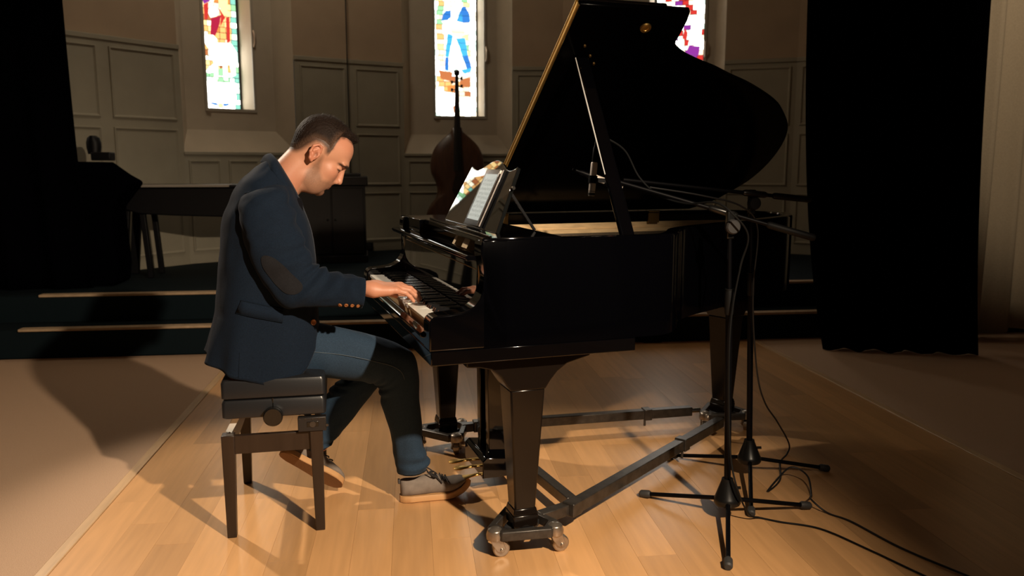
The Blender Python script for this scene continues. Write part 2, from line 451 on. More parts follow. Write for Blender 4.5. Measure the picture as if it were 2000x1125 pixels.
def window(idx, M, Lw, gl, gr, opl, opr, cellf, figs, seed, full=True):
    r = random.Random(seed)
    d1, d2 = 0.20, 0.50
    xi0, xi1, zi = 0.115, Lw - 0.13, 1.672
    ZS = 1.455; zb = 1.885; ztop = Z1W + 0.02
    def W_(x, y, z): return M @ Vector((x, y, z))
    rv = MB()
    def quad(mb, *p): mb.add([W_(*q) for q in p], [tuple(range(len(p)))])
    quad(rv, (0, 0, ZS), (Lw, 0, ZS), (xi1, d1, zi), (xi0, d1, zi))                        # sloping sill
    quad(rv, (0, 0, ZS), (xi0, d1, zi), (xi0, d1, ZT), (0, 0, ZT))
    quad(rv, (xi1, d1, zi), (Lw, 0, ZS), (Lw, 0, ZT), (xi1, d1, ZT))
    quad(rv, (xi0, d1, zi), (xi1, d1, zi), (xi1, d1, zb), (xi0, d1, zb))                    # inner wall round the opening
    quad(rv, (xi0, d1, zb), (opl, d1, zb), (opl, d1, ZT), (xi0, d1, ZT))
    quad(rv, (opr, d1, zb), (xi1, d1, zb), (xi1, d1, ZT), (opr, d1, ZT))
    quad(rv, (opl, d1, ztop), (opr, d1, ztop), (opr, d1, ZT), (opl, d1, ZT))
    quad(rv, (opl, d1, zb), (opr, d1, zb), (opr, d2, zb), (opl, d2, zb))
    quad(rv, (opr, d1, zb), (opr, d1, ztop), (opr, d2, ztop), (opr, d2, zb))
    quad(rv, (opl, d1, ztop), (opl, d1, zb), (opl, d2, zb), (opl, d2, ztop))
    quad(rv, (opl, d1, ztop), (opl, d2, ztop), (opr, d2, ztop), (opr, d1, ztop))
    wn = tag(part('window_%d' % idx, rv, M_reveal, fix=False, smooth=False), kind='structure')
    fr = MB()
    for (a, b, c, d) in ((opl - 0.028, opl, zb - 0.03, ztop + 0.03), (opr, opr + 0.028, zb - 0.03, ztop + 0.03), (opl, opr, zb - 0.03, zb), (opl, opr, ztop, ztop + 0.03)):
        fr.hexa([W_(a, d1 - 0.012, c), W_(b, d1 - 0.012, c), W_(b, d1 + 0.0, c), W_(a, d1 + 0.0, c)], [W_(a, d1 - 0.012, d), W_(b, d1 - 0.012, d), W_(b, d1 + 0.0, d), W_(a, d1 + 0.0, d)])
    part('window_frame', fr, M_wframe, wn)
    la = MB().tube([W_(opr + 0.02, d1 - 0.02, zb + 0.62), W_(opr + 0.024, d1 - 0.045, zb + 0.66), W_(opr + 0.022, d1 - 0.045, zb + 0.74), W_(opr + 0.02, d1 - 0.02, zb + 0.78)], 0.012)
    part('window_latch', la, M_handle, wn)
    st_ = MB().box(0, 1, 0, 1, 0, 1)
    st_.v = [tuple(W_(opl - 0.02 + 0.05 * v[0], d1 - 0.03 + 0.025 * v[1], zb - 0.035 + 0.012 * v[2])) for v in st_.v]
    part('stay_hook', st_, M_handle, wn)
    ld = MB(); quad(ld, (gl - 0.02, d2, Z0W - 0.02), (gr + 0.02, d2, Z0W - 0.02), (gr + 0.02, d2, Z1W + 0.02), (gl - 0.02, d2, Z1W + 0.02))
    part('lead_came', ld, M_lead, wn, smooth=False)
    # background panes: jittered rows
    z = Z0W; row = 0
    while z < Z1W - 1e-6:
        low = z < Z0W + 1.35
        h = (0.055 if low else 0.15) * r.uniform(0.85, 1.2)
        if Z1W - z - h < 0.03: h = Z1W - z
        n = 7 if low else 4
        xs = [gl + (gr - gl) * (k / n) for k in range(n + 1)]
        off = r.uniform(-0.3, 0.3) * (gr - gl) / n
        xs = [xs[0]] + [x + off + r.uniform(-0.006, 0.006) for x in xs[1:-1]] + [xs[-1]]
        for k in range(n):
            g = 0.0030
            jz = [r.uniform(-0.003, 0.003) for _ in range(4)]
            cx = ((xs[k] + xs[k + 1]) / 2 - gl) / (gr - gl)
            c = cellf(cx, z + h / 2 - Z0W, r)
            y = d2 - 0.004
            pts = [(xs[k] + g, y, z + g + jz[0] * 0), (xs[k + 1] - g, y, z + g), (xs[k + 1] - g, y, z + h - g), (xs[k] + g, y, z + h - g)]
            b = MB().hexa([W_(*p) for p in pts], [W_(p[0], y - 0.003, p[2]) for p in pts])
            part('pane', b, G[c], wn, smooth=False)
        z += h; row += 1
    for (c, poly) in figs:
        pts = [(gl + (gr - gl) * min(max(s, 0.0), 1.0), Z0W + q) for s, q in poly]
        ar = sum(pts[i][0] * pts[(i + 1) % len(pts)][1] - pts[(i + 1) % len(pts)][0] * pts[i][1] for i in range(len(pts)))
        if ar < 0: pts = pts[::-1]
        y = d2 - 0.0085
        b = MB().hexa([W_(p[0], y, p[1]) for p in pts], [W_(p[0], y - 0.003, p[1]) for p in pts])
        part('pane', b, G[c], wn, smooth=False)
    # lead lines across the large light figures
    lc = MB(); ym = d2 - 0.0118
    rl = random.Random(seed + 50)
    for (c, poly) in figs:
        if c not in ('white', 'blue', 'sky', 'peach'): continue
        xs = [q[0] for q in poly]; zs = [q[1] for q in poly]
        if max(zs) - min(zs) < 0.09: continue
        for k in range(1, int((max(zs) - min(zs)) / 0.075) + 1):
            zz = min(zs) + k * 0.075
            if zz > max(zs) - 0.015: break
            # clip the line to the polygon
            cr = []
            for i in range(len(poly)):
                (x0, z0), (x1, z1) = poly[i], poly[(i + 1) % len(poly)]
                if (z0 > zz) != (z1 > zz): cr.append(x0 + (zz - z0) / (z1 - z0) * (x1 - x0))
            cr.sort()
            for a_, b_ in zip(cr[::2], cr[1::2]):
                xa, xb = gl + (gr - gl) * min(max(a_, 0), 1), gl + (gr - gl) * min(max(b_, 0), 1)
                dz = rl.uniform(-0.008, 0.008)
                p = [(xa, Z0W + zz - 0.0016), (xb, Z0W + zz + dz - 0.0016), (xb, Z0W + zz + dz + 0.0016), (xa, Z0W + zz + 0.0016)]
                lc.hexa([W_(q[0], ym, q[1]) for q in p], [W_(q[0], ym - 0.002, q[1]) for q in p])
    if lc.v: part('figure_came', lc, M_lead, wn, smooth=False)
    return wn
window(1, *bays[1], 0.352, 0.775, 0.330, 0.800, w1_cell, fig1, 3)
window(2, *bays[2], 0.424, 0.950, 0.405, 0.972, w2_cell, fig2, 5)
window(3, *bays[3], 0.46, 1.0, 0.43, 1.04, w3_cell, fig3, 8)
window(4, *bays[0], 0.42, 0.92, 0.40, 0.95, w1_cell, fig1, 11)

# ---------------------------------------------------------------- curtains
def curtain(x0, y0, x1, y1, z0, z1, folds, amp, seed, lean0=0.0, lean1=0.0, hem=0.0):
    r = random.Random(seed); n = folds * 12
    ph = [r.uniform(0, 6.28) for _ in range(4)]
    d = Vector((x1 - x0, y1 - y0, 0)); nrm = Vector((d.y, -d.x, 0)).normalized()
    rows = []
    for i in range(25):
        t = i / 24.0; z = z0 + (z1 - z0) * t
        row = []
        for k in range(n + 1):
            s = k / n
            a = amp * (0.75 + 0.25 * math.sin(ph[0] + 5 * s)) * (1.15 - 0.35 * t)
            off = a * math.sin(2 * math.pi * folds * s + 0.5 * math.sin(ph[1] + 3 * t + 7 * s)) + 0.3 * a * math.sin(4 * math.pi * folds * s + ph[2] + t)
            sh = (lean0 * (1 - s) + lean1 * s) * (1 - t) ** 5
            p = Vector((x0, y0, 0)) + d * s + nrm * off + d.normalized() * sh
            row.append((p.x, p.y, z + (hem * math.sin(2 * math.pi * s * 1.5 + ph[3]) if i == 0 else 0)))
        rows.append(row)
    return MB().grid(rows)
def hang(mb, m, label):
    o = part('curtain', mb, m, sharp=None)
    s = o.modifiers.new('solid', 'SOLIDIFY'); s.thickness = 0.006
    return tag(o, label, 'curtain')
hang(curtain(-5.3, 6.47, -2.47, 6.50, SZ + 0.012, ZT - 0.02, 9, 0.05, 1, lean1=0.06), M_blackcloth, 'tall black curtain at the left edge, in front of the panelled wall')
hang(curtain(2.73, 5.60, 3.84, 5.24, 0.004, ZT - 0.02, 5, 0.055, 2, lean0=0.25, lean1=0.12), M_blackcloth, 'tall black curtain right of the piano, beside the beige one')
hang(curtain(3.95, 5.72, 4.95, 5.74, 0.05, ZT - 0.02, 4, 0.07, 4, hem=0.02), M_beigecloth, 'pale beige curtain hanging at the right edge')
# ---------------------------------------------------------------- grand piano (frame PF)
M_lac = mat('black_lacquer', (0.0008, 0.0008, 0.0012), 0.05, spec=0.5)
M_lidlac = mat('lid_lacquer', (0.0006, 0.0006, 0.0009), 0.15, spec=0.03)
M_rimlac = mat('rim_lacquer', (0.0006, 0.0006, 0.0010), 0.08, spec=0.16)
M_palemetal = mat('pale_highlight_metal', (0.62, 0.62, 0.60), 0.3, metal=0.2)  # pale metal of the prop's highlight line and the scissor bars
M_lac2 = mat('black_satin', (0.003, 0.003, 0.004), 0.25)
M_ivory = mat('white_key_plastic', (0.88, 0.85, 0.78), 0.18, coat=0.3)
M_keywood = mat('key_wood', (0.50, 0.32, 0.15), 0.5, noise_scale=40, noise_amt=0.1)
M_ebony = mat('black_key', (0.006, 0.006, 0.007), 0.2)
M_brass = mat('brass', (0.80, 0.52, 0.17), 0.38, metal=1.0)
M_oldbrass = mat('aged_brass', (0.36, 0.22, 0.08), 0.4, metal=1.0)
M_maple = mat('rim_maple', (0.86, 0.62, 0.34), 0.4, noise_scale=12, noise_amt=0.16, stretch=(1.2, 6, 6))
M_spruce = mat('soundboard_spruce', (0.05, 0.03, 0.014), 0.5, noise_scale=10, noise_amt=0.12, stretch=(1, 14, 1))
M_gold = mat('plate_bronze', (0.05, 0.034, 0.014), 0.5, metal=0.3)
M_steel = mat('string_steel', (0.12, 0.11, 0.10), 0.4, metal=1.0)
M_felt = mat('red_felt', (0.03, 0.004, 0.004), 0.95)
M_iron = mat('truck_iron', (0.055, 0.048, 0.042), 0.32, metal=0.55, noise_scale=30, noise_amt=0.3)
M_chrome = mat('chrome', (0.62, 0.58, 0.52), 0.14, metal=1.0)
M_bronze = mat('caster_bronze', (0.36, 0.31, 0.26), 0.3, metal=0.85, noise_scale=40, noise_amt=0.2)
M_rubber = mat('black_rubber', (0.012, 0.012, 0.013), 0.6)
M_legsatin = mat('leg_lacquer', (0.006, 0.004, 0.003), 0.17, spec=0.3)

PWD = 1.33; ZR0, ZR1 = 0.757, 1.103
pno = thing('grand_piano', 'glossy black grand piano with its lid propped open, played by the man', 'piano', PF @ Matrix.Translation((1.0, 0.66, 0)))
def pp(name, mb, m, parent=None, **kw): return part(name, mb, m, parent or pno, PF, **kw)

bent = [(0.80, 0.0), (0.86, 0.022), (0.93, 0.10), (1.01, 0.215), (1.13, 0.305), (1.26, 0.375), (1.40, 0.455), (1.56, 0.54), (1.74, 0.635), (1.89, 0.735), (1.98, 0.855), (2.02, 0.98), (2.01, 1.11), (1.95, 1.23), (1.84, 1.305), (1.70, PWD)]
bent = [tuple(p) for p in catmull(bent, 60)]
outer = [(0.178, 0.0)] + bent + [(0.178, PWD)]
def inset(poly, d):
    out = []; n = len(poly)
    for i, p in enumerate(poly):
        a = Vector(poly[max(i - 1, 0)]); b = Vector(poly[min(i + 1, n - 1)]); t = (b - a)
        t = Vector((t.x, t.y)).normalized(); nn = Vector((-t.y, t.x))
        out.append((p[0] + nn.x * d, p[1] + nn.y * d))
    return out
inner = inset(outer, 0.048)
inner[0] = (0.178, 0.048); inner[-1] = (0.178, PWD - 0.048)
# rim: outer wall, rounded top, inner wall
rm = MB()
def lift(poly, z): return [(x, y, z) for x, y in poly]
mid = lambda k: [(a[0] + (b[0] - a[0]) * k, a[1] + (b[1] - a[1]) * k) for a, b in zip(outer, inner)]
rings = [lift(inner, ZR0), lift(outer, ZR0), lift(outer, ZR1 - 0.006), lift(mid(0.06), ZR1 - 0.001), lift(mid(0.12), ZR1), lift(mid(0.95), ZR1), lift(inner, ZR1 - 0.006)]
n = len(outer)
rm.add([p for r_ in rings for p in r_], [(i * n + k, i * n + k + 1, (i + 1) * n + k + 1, (i + 1) * n + k) for i in range(len(rings) - 1) for k in range(n - 1)])
pp('rim', rm, M_rimlac, sharp=30)
pp('rim_lip', MB().grid([lift(inner, ZR1 - 0.006), lift(inner, 1.050)]), M_rimlac, sharp=40)
ri = MB().grid([lift(inset(outer, 0.0485), 1.050), lift(inset(outer, 0.0485), 1.021)])
pp('inner_rim', ri, M_maple, sharp=40)
inn2 = inset(outer, 0.062)
rl = MB().grid([lift(inner, 1.022), lift(inn2, 1.020), lift(inn2, 0.955)])
pp('rim_ledge', rl, M_maple, sharp=30)
sbp = [(0.30, 0.05)] + inn2[4:-3] + [(0.30, PWD - 0.05)]
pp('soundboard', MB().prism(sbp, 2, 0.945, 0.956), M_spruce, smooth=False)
pl = MB()
pl.box(0.30, 0.52, 0.062, PWD - 0.062, 0.985, 1.0)
for y0_, x1_, y1_ in ((0.30, 0.95, 0.36), (0.62, 1.45, 0.80), (0.92, 1.80, 1.10)):
    pl.bar((0.5, y0_, 0.995), (x1_, y1_, 0.992), 0.035, 0.022)
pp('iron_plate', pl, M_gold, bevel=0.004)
sg = MB()
for k in range(56):
    y = 0.09 + k * (PWD - 0.2) / 55
    x1 = np.interp(y, [0.05, 0.3, 0.45, 0.65, 0.9, 1.25], [0.85, 1.05, 1.3, 1.7, 1.88, 1.85])
    sg.bar((0.40, y, 1.004), (x1, min(y + 0.02, PWD - 0.08), 1.004), 0.0016, 0.0016)
o = pp('string', sg, M_steel, smooth=False); o['kind'] = 'stuff'
# bottom: keybed under the case
pp('keybed', MB().prism([(0.004, 0.0), (0.717, 0.0), (0.717, PWD), (0.004, PWD)], 2, 0.71, 0.756), M_lac, bevel=0.003)
pp('underside_beam', MB().bar((0.72, 0.30, 0.80), (1.75, 1.05, 0.80), 0.09, 0.07), M_lac2)
# cheeks (key arms)
ck = [(0.0, 0.757), (0.0, 0.842), (0.004, 0.856), (0.014, 0.866), (0.03, 0.870), (0.07, 0.872), (0.105, 0.876), (0.13, 0.884), (0.15, 0.896), (0.166, 0.916), (0.177, 0.945), (0.182, 0.985), (0.178, 1.02), (0.172, 1.045), (0.170, 1.062), (0.172, 1.09), (0.178, 1.103), (0.26, 1.103), (0.26, 0.757)]
for y0_, y1_ in ((0.0, 0.083), (PWD - 0.083, PWD)):
    pp('key_arm', MB().prism(ck, 1, y0_, y1_), M_lac, bevel=0.005, seg=3, sharp=50)
# key slip under the key fronts: panel and bevelled rail
pp('key_slip', MB().prism([(0.006, 0.757), (0.006, 0.784), (-0.010, 0.790), (-0.012, 0.801), (0.004, 0.811), (0.016, 0.813), (0.022, 0.806), (0.022, 0.757)], 1, 0.083, PWD - 0.083), M_lac, bevel=0.002)
# keyboard
kb = pp('keyboard', MB().box(0.024, 0.30, 0.086, PWD - 0.086, 0.76, 0.795), M_keywood, smooth=False)
ZK = 0.843; Y0K, Y1K = 0.089, PWD - 0.088
WK = (Y1K - Y0K) / 52
XK0, XK1 = 0.014, 0.165
wk = MB()
wk.slot(1).box(XK0 + 0.004, XK1, 0.0006, WK - 0.0006, ZK - 0.046, ZK - 0.0022)
wk.slot(0).box(XK0, XK1, 0.0004, WK - 0.0004, ZK - 0.0022, ZK)
wk.slot(0).box(XK0, XK0 + 0.0018, 0.0004, WK - 0.0004, ZK - 0.010, ZK - 0.0022)
me_w = mesh_from('white_key', wk, [M_ivory, M_keywood], smooth=False)
bk = MB().hexa([(0.066, -0.0060, ZK - 0.004), (XK1, -0.0060, ZK - 0.004), (XK1, 0.0060, ZK - 0.004), (0.066, 0.0060, ZK - 0.004)],
               [(0.074, -0.0048, ZK + 0.0135), (XK1, -0.0048, ZK + 0.0135), (XK1, 0.0048, ZK + 0.0135), (0.074, 0.0048, ZK + 0.0135)])
me_b = mesh_from('black_key', bk, M_ebony, smooth=False)
KM = WM[kb.name].inverted() @ PF
for i in range(52):      # treble end is near: note 51 = C at y = Y0K
    dn = -0.003 if i in (14, 16, 34, 37) else 0.0
    inst('white_key', me_w, kb, KM @ Matrix.Translation((0, Y0K + i * WK, dn)))
names = ['A', 'B'] + ['C', 'D', 'E', 'F', 'G', 'A', 'B'] * 7 + ['C']     # bass to treble
for j in range(51):
    if names[j] in 'ACDFG' and j + 1 < 52 and names[j] != 'E':
        y = Y1K - (j + 1) * WK
        if names[j] in ('A', 'C', 'D', 'F', 'G'):
            inst('black_key', me_b, kb, KM @ Matrix.Translation((0, y, 0)))
pp('felt_strip', MB().box(0.158, 0.170, 0.083, PWD - 0.083, 0.842, 0.848), M_felt, smooth=False)
M_fall = mat('fallboard_lacquer', (0.0012, 0.0012, 0.0015), 0.02, coat=0.6, ior=1.6)
# fallboard: open, leaning back
pp('fallboard', MB().prism([(0.170, 0.846), (0.182, 0.846), (0.196, 1.000), (0.198, 1.033), (0.186, 1.033), (0.182, 1.005)], 1, 0.083, PWD - 0.083), M_fall, bevel=0.002)
pp('fallboard_hinge', MB().tube([(0.182, 0.1, 1.0), (0.182, PWD - 0.1, 1.0)], 0.0022, 6), M_oldbrass)
# front rail and the shelf that carries the desk
pp('front_rail', MB().prism([(0.128, 1.043), (0.134, 1.034), (0.20, 1.034), (0.20, 1.050), (0.136, 1.052), (0.129, 1.049)], 1, 0.035, PWD - 0.03), M_lac, bevel=0.002)
pp('pin_block', MB().box(0.215, 0.30, 0.055, PWD - 0.06, 1.02, 1.036), M_lac2)
for y0_, y1_ in ((0.070, 0.135), (0.33, 0.40), (0.50, 0.53)):
    pp('amber_block', MB().prism([(0.21, 1.036), (0.30, 1.036), (0.30, 1.085), (0.235, 1.085)], 1, y0_, y1_), M_maple, smooth=False)  # maple blocks standing for an amber reflection below the desk shelf
pp('desk_shelf', MB().prism([(0.176, 0.005), (0.206, 0.955), (0.445, 0.955), (0.445, 0.005)], 2, 1.090, 1.109), M_lac, bevel=0.004, seg=3)
pp('desk_shelf_lip', MB().prism([(0.198, 0.0), (0.226, 0.95), (0.234, 0.95), (0.206, 0.0)], 2, 1.109, 1.116), M_lac, bevel=0.002)
pp('side_block', MB().box(0.186, 0.445, 0.965, PWD - 0.05, 1.05, 1.106), M_lac, bevel=0.004)
# music desk
def dk(s, h):      # s 0..1 near to far, h height along the tilted board
    q = h / 0.222; y0, y1 = 0.165 + 0.07 * q, 0.895 - 0.07 * q
    return (0.271 + 0.007 * s + 0.102 * q, y0 + (y1 - y0) * s, 1.110 + h * 0.99)
tops = [(0.0, 0.222), (0.05, 0.213), (0.12, 0.208), (0.19, 0.212), (0.26, 0.224), (0.36, 0.240), (0.46, 0.245), (0.56, 0.240), (0.66, 0.226), (0.74, 0.213), (0.82, 0.207), (0.92, 0.212), (1.0, 0.221)]
tops = [tuple(p) for p in catmull(tops, 40)]
fr = [dk(s, h) for s, h in tops]; lo = [dk(s, 0.0) for s, h in tops]
dm = MB(); th_ = 0.014
bk_ = [(x + th_ * 0.88, y, z - th_ * 0.47) for x, y, z in fr]; bl = [(x + th_ * 0.88, y, z - th_ * 0.47) for x, y, z in lo]
nn = len(fr)
dm.add(fr + lo + bk_ + bl, [(i + 1, i, nn + i, nn + i + 1) for i in range(nn - 1)] + [(2 * nn + i, 2 * nn + i + 1, 3 * nn + i + 1, 3 * nn + i) for i in range(nn - 1)]
       + [(i, i + 1, 2 * nn + i + 1, 2 * nn + i) for i in range(nn - 1)] + [(nn + i + 1, nn + i, 3 * nn + i, 3 * nn + i + 1) for i in range(nn - 1)]
       + [(0, 2 * nn, 3 * nn, nn), (nn - 1, 2 * nn - 1, 4 * nn - 1, 3 * nn - 1)])
M_desk = mat('desk_lacquer', (0.004, 0.0045, 0.0045), 0.015, coat=1.0, ior=1.9)
M_desk.node_tree.nodes['Principled BSDF'].inputs['Coat Roughness'].default_value = 0.008
desk = pp('music_desk', dm, M_desk, bevel=0.0025, fix=True)
a_ = dk(0.0, 0.13); 
pp('desk_strut', MB().bar((a_[0] + 0.016, a_[1] + 0.02, a_[2]), (0.43, 0.22, 1.112), 0.014, 0.008), M_lac2, desk)
pp('desk_strut', MB().bar((dk(1, .13)[0] + 0.016, 0.82, dk(1, .13)[2]), (0.43, 0.82, 1.112), 0.014, 0.008), M_lac2, desk)
pp('desk_hinge', MB().lathe([(0.0, -0.006), (0.006, -0.006), (0.006, 0.006), (0.0, 0.006)], (a_[0] + 0.014, a_[1] - 0.006, a_[2] + 0.02), 12, (0, 1, 0)), M_chrome, desk)
# hinges, lid, folded front flap, prop
TH = R(35.0); YH = PWD - 0.01; ZH = 1.106
def lid_pt(x, w, h=0.0):    # h = height above the lid's underside
    return (x, YH - w * math.cos(TH) + h * math.sin(TH), ZH + w * math.sin(TH) + h * math.cos(TH))
lo_ = [(0.590, 0.0), (0.590, 1.345), (1.02, 1.345)]
bt = catmull([(1.030, 1.30), (1.034, 1.24), (1.040, 1.18), (1.09, 1.136), (1.17, 1.098), (1.28, 1.058), (1.379, 1.015), (1.48, 0.975), (1.579, 0.927), (1.68, 0.870), (1.755, 0.812), (1.855, 0.705), (1.912, 0.573), (1.932, 0.41), (1.912, 0.27), (1.861, 0.165), (1.80, 0.07), (1.72, 0.012)], 60)
lpoly = lo_ + [tuple(p) for p in bt] + [(1.70, 0.0)]
def slab(poly, h0, h1):
    n = len(poly); mb = MB()
    return mb.hexa([lid_pt(x, w, h0) for x, w in poly], [lid_pt(x, w, h1) for x, w in poly])
lid = pp('lid', slab(lpoly[::-1], 0.0, 0.022), M_lidlac, bevel=0.004, seg=2, fix=True)
flap = [(0.596, 0.012), (0.596, 1.335), (0.94, 1.335), (0.985, 1.27), (0.985, 0.012)]
pp('lid_flap', slab(flap[::-1], 0.0245, 0.045), M_lac, lid, bevel=0.004, fix=True)
hg = MB()  # brass hinge, thickened to also stand for golden reflection on the lid edge
hg.tube([lid_pt(0.588, 0.02, 0.004), lid_pt(0.588, 1.34, 0.004)], 0.0055, 8)
hg.hexa([lid_pt(0.5855, 0.02, 0.006), lid_pt(0.590, 0.02, 0.006), lid_pt(0.590, 1.34, 0.006), lid_pt(0.5855, 1.34, 0.006)], [lid_pt(0.5855, 0.02, 0.020), lid_pt(0.590, 0.02, 0.020), lid_pt(0.590, 1.34, 0.020), lid_pt(0.5855, 1.34, 0.020)])
pp('piano_hinge', hg, M_brass, lid)
pp('piano_hinge', MB().tube([lid_pt(0.589, 0.02, 0.0236), lid_pt(0.589, 1.34, 0.0236)], 0.0065, 8), M_brass, lid)
for xh in (0.62, 1.43):
    pp('lid_hinge', MB().box(xh, xh + 0.06, YH - 0.062, YH - 0.052, 1.045, 1.10).tube([(xh, YH - 0.06, 1.10), (xh + 0.06, YH - 0.06, 1.10)], 0.007, 10), M_oldbrass)
pp('prop_cup', MB().lathe([(0.0, -0.004), (0.022, -0.004), (0.020, 0.003), (0.010, 0.004), (0.009, 0.002), (0.0, 0.002)], lid_pt(0.88, 1.255, -0.003), 16, (0, -math.sin(TH), -math.cos(TH))), M_brass, lid)
for (x, w) in ((0.72, 1.10), (0.75, 1.06), (0.68, 1.15)):
    pp('rubber_button', MB().lathe([(0.0, -0.003), (0.006, -0.003), (0.005, 0.003), (0.0, 0.004)], lid_pt(x, w, -0.003), 10, (0, -math.sin(TH), -math.cos(TH))), M_oldbrass, lid)
a_ = Vector((0.712, 0.062, 1.085)); b_ = Vector(lid_pt(0.690, 1.088, -0.004))
pr = MB().bar(a_, b_, 0.052, 0.020, (0, 1, 0.2))
pp('lid_prop', pr, M_lac, bevel=0.007, seg=4)
e0, e1 = a_.lerp(b_, 0.34), b_
pp('prop_highlight', MB().tube([e0 + Vector((-0.0265, -0.004, 0)), e0.lerp(e1, 0.5) + Vector((-0.0265, -0.004, 0)), e1 + Vector((-0.0265, -0.004, 0))], [0.0018, 0.0028, 0.0022], 8), M_palemetal)  # pale tube added as the bright highlight down the prop's left edge
pp('prop_bracket', MB().box(0.67, 0.755, 0.045, 0.075, 1.06, 1.088), M_lac2)
pp('lid_hook', MB().tube([(0.775, 0.07, 1.075), (0.79, 0.07, 1.09), (0.81, 0.068, 1.085)], 0.004, 8), M_brass)
# legs
def leg(cx, cy, rot):
    F = PF @ Matrix.Translation((cx, cy, 0)) @ Matrix.Rotation(rot, 4, 'Z')
    m = MB()
    m.taper(0, 0, 0.15, 0.076, 0.076, 0.588, 0.124, 0.124)
    lg = part('leg', m, M_legsatin, pno, F, bevel=0.006)
    # shaped bracket under the keybed
    bx = [(-0.215, 0.709), (-0.215, 0.680), (-0.17, 0.676), (-0.13, 0.666), (-0.098, 0.640), (-0.078, 0.608), (-0.062, 0.586), (0.062, 0.586), (0.080, 0.614), (0.105, 0.643), (0.14, 0.668), (0.19, 0.681), (0.225, 0.690), (0.225, 0.709)]
    part('bracket', MB().prism(bx, 1, -0.066, 0.066), M_legsatin, lg, F, bevel=0.004)
    k = MB().taper(0, 0, 0.132, 0.092, 0.092, 0.156, 0.080, 0.080).taper(0, 0, 0.088, 0.088, 0.088, 0.132, 0.092, 0.092)
    part('foot_block', k, M_legsatin, lg, F, bevel=0.004)
    return F
LEGS = [(0.352, 0.128, 0.0), (0.352, PWD - 0.05 - 0.128 + 0.06, 0.0), (1.765, 1.045, R(20))]
LF = [leg(*l) for l in LEGS]
# pedal lyre
ly = pp('pedal_lyre', MB().box(0.336, 0.500, 0.60, 0.86, 0.655, 0.71), M_lac, bevel=0.004)
for y in (0.655, 0.775):
    pp('lyre_post', MB().taper(0.425, y, 0.14, 0.075, 0.04, 0.66, 0.085, 0.045), M_lac, ly, bevel=0.004)
bxl = pp('pedal_box', MB().prism([(0.345, 0.078), (0.345, 0.150), (0.362, 0.165), (0.508, 0.150), (0.508, 0.078)], 1, 0.58, 0.85), M_lac, ly, bevel=0.004)
for y, dz in ((0.635, -0.012), (0.715, 0.0), (0.795, 0.0)):
    pm = MB().loft([[(x, y + w * math.cos(a), 0.084 + dz * k + h * math.sin(a)) for a in np.linspace(0, 2 * math.pi, 12, endpoint=False)] for x, w, h, k in ((0.36, 0.008, 0.006, 0.3), (0.325, 0.009, 0.006, 0.5), (0.305, 0.014, 0.006, 0.7), (0.285, 0.021, 0.007, 0.9), (0.268, 0.020, 0.006, 1), (0.258, 0.010, 0.004, 1))])
    pp('pedal', pm, M_brass, ly)
for y in (0.66, 0.715, 0.77):
    pp('pedal_rod', MB().tube([(0.475, y, 0.15), (0.475, y, 0.66)], 0.0035, 8), M_brass, ly)
for y in (0.655, 0.775):
    pp('lyre_brace', MB().tube([(0.48, y, 0.16), (0.66, y, 0.70)], 0.008, 8), M_lac2, ly)

# ---------------------------------------------------------------- the wheeled truck under the piano
tr = thing('piano_truck', 'black iron three-armed piano truck on casters under the grand piano legs', 'dolly', PF @ Matrix.Translation((0.9, 0.66, 0)))
def tp(name, mb, m, parent=None, F=PF, **kw): return part(name, mb, m, parent or tr, F, **kw)
def cradle(cx, cy, rot):
    F = PF @ Matrix.Translation((cx, cy, 0)) @ Matrix.Rotation(rot, 4, 'Z')
    # three cornered frame with a cup for the leg
    pts = []
    for k in range(3):
        a = k * 2 * math.pi / 3
        for da in (-0.30, 0.30):
            pts.append((0.130 * math.cos(a + da), 0.130 * math.sin(a + da)))
    o = [(x, y) for x, y in pts]
    n = len(o); ins = [(x * 0.73, y * 0.73) for x, y in o]
    m = MB()
    m.loft([[(x, y, 0.066) for x, y in ins], [(x, y, 0.066) for x, y in o], [(x, y, 0.094) for x, y in o], [(x * 0.97, y * 0.97, 0.10) for x, y in o], [(x, y, 0.10) for x, y in ins], [(x, y, 0.066) for x, y in ins]], cap=False)
    c = tp('cradle', m, M_iron, F=F, bevel=0.003)
    tp('leg_cup', MB().box(-0.05, 0.05, -0.05, 0.05, 0.066, 0.0875), M_rubber, c, F, bevel=0.003)
    for k in range(3):
        a = k * 2 * math.pi / 3
        ca, sa = math.cos(a), math.sin(a)
        FC = F @ Matrix.Translation((0.122 * ca, 0.122 * sa, 0)) @ Matrix.Rotation(a + 0.7 + k, 4, 'Z')
        fk = MB()
        fk.lathe([(0.030, 0.066), (0.031, 0.080), (0.026, 0.098), (0.014, 0.106), (0.0, 0.107)], (0, 0, 0), 16)
        fk.prism([(-0.022, 0.070), (0.020, 0.070), (0.034, 0.030), (0.026, 0.020), (0.004, 0.024), (-0.014, 0.050)], 1, -0.021, -0.016)
        fk.prism([(-0.022, 0.070), (0.020, 0.070), (0.034, 0.030), (0.026, 0.020), (0.004, 0.024), (-0.014, 0.050)], 1, 0.016, 0.021)
        fk.lathe([(0.0, -0.026), (0.007, -0.026), (0.007, 0.026), (0.0, 0.026)], (0.020, 0, 0.030), 10, (0, 1, 0))
        cs = tp('caster', fk, M_bronze, F=FC, bevel=0.0015)
        tp('wheel', MB().lathe([(0.008, -0.014), (0.026, -0.014), (0.030, -0.010), (0.030, 0.010), (0.026, 0.014), (0.008, 0.014)], (0.020, 0, 0.030), 20, (0, 1, 0)), M_bronze, cs, FC)
    return F
CR = [cradle(0.352, 0.128, R(-38)), cradle(0.352, PWD - 0.118, R(38)), cradle(1.765, 1.045, R(195))]
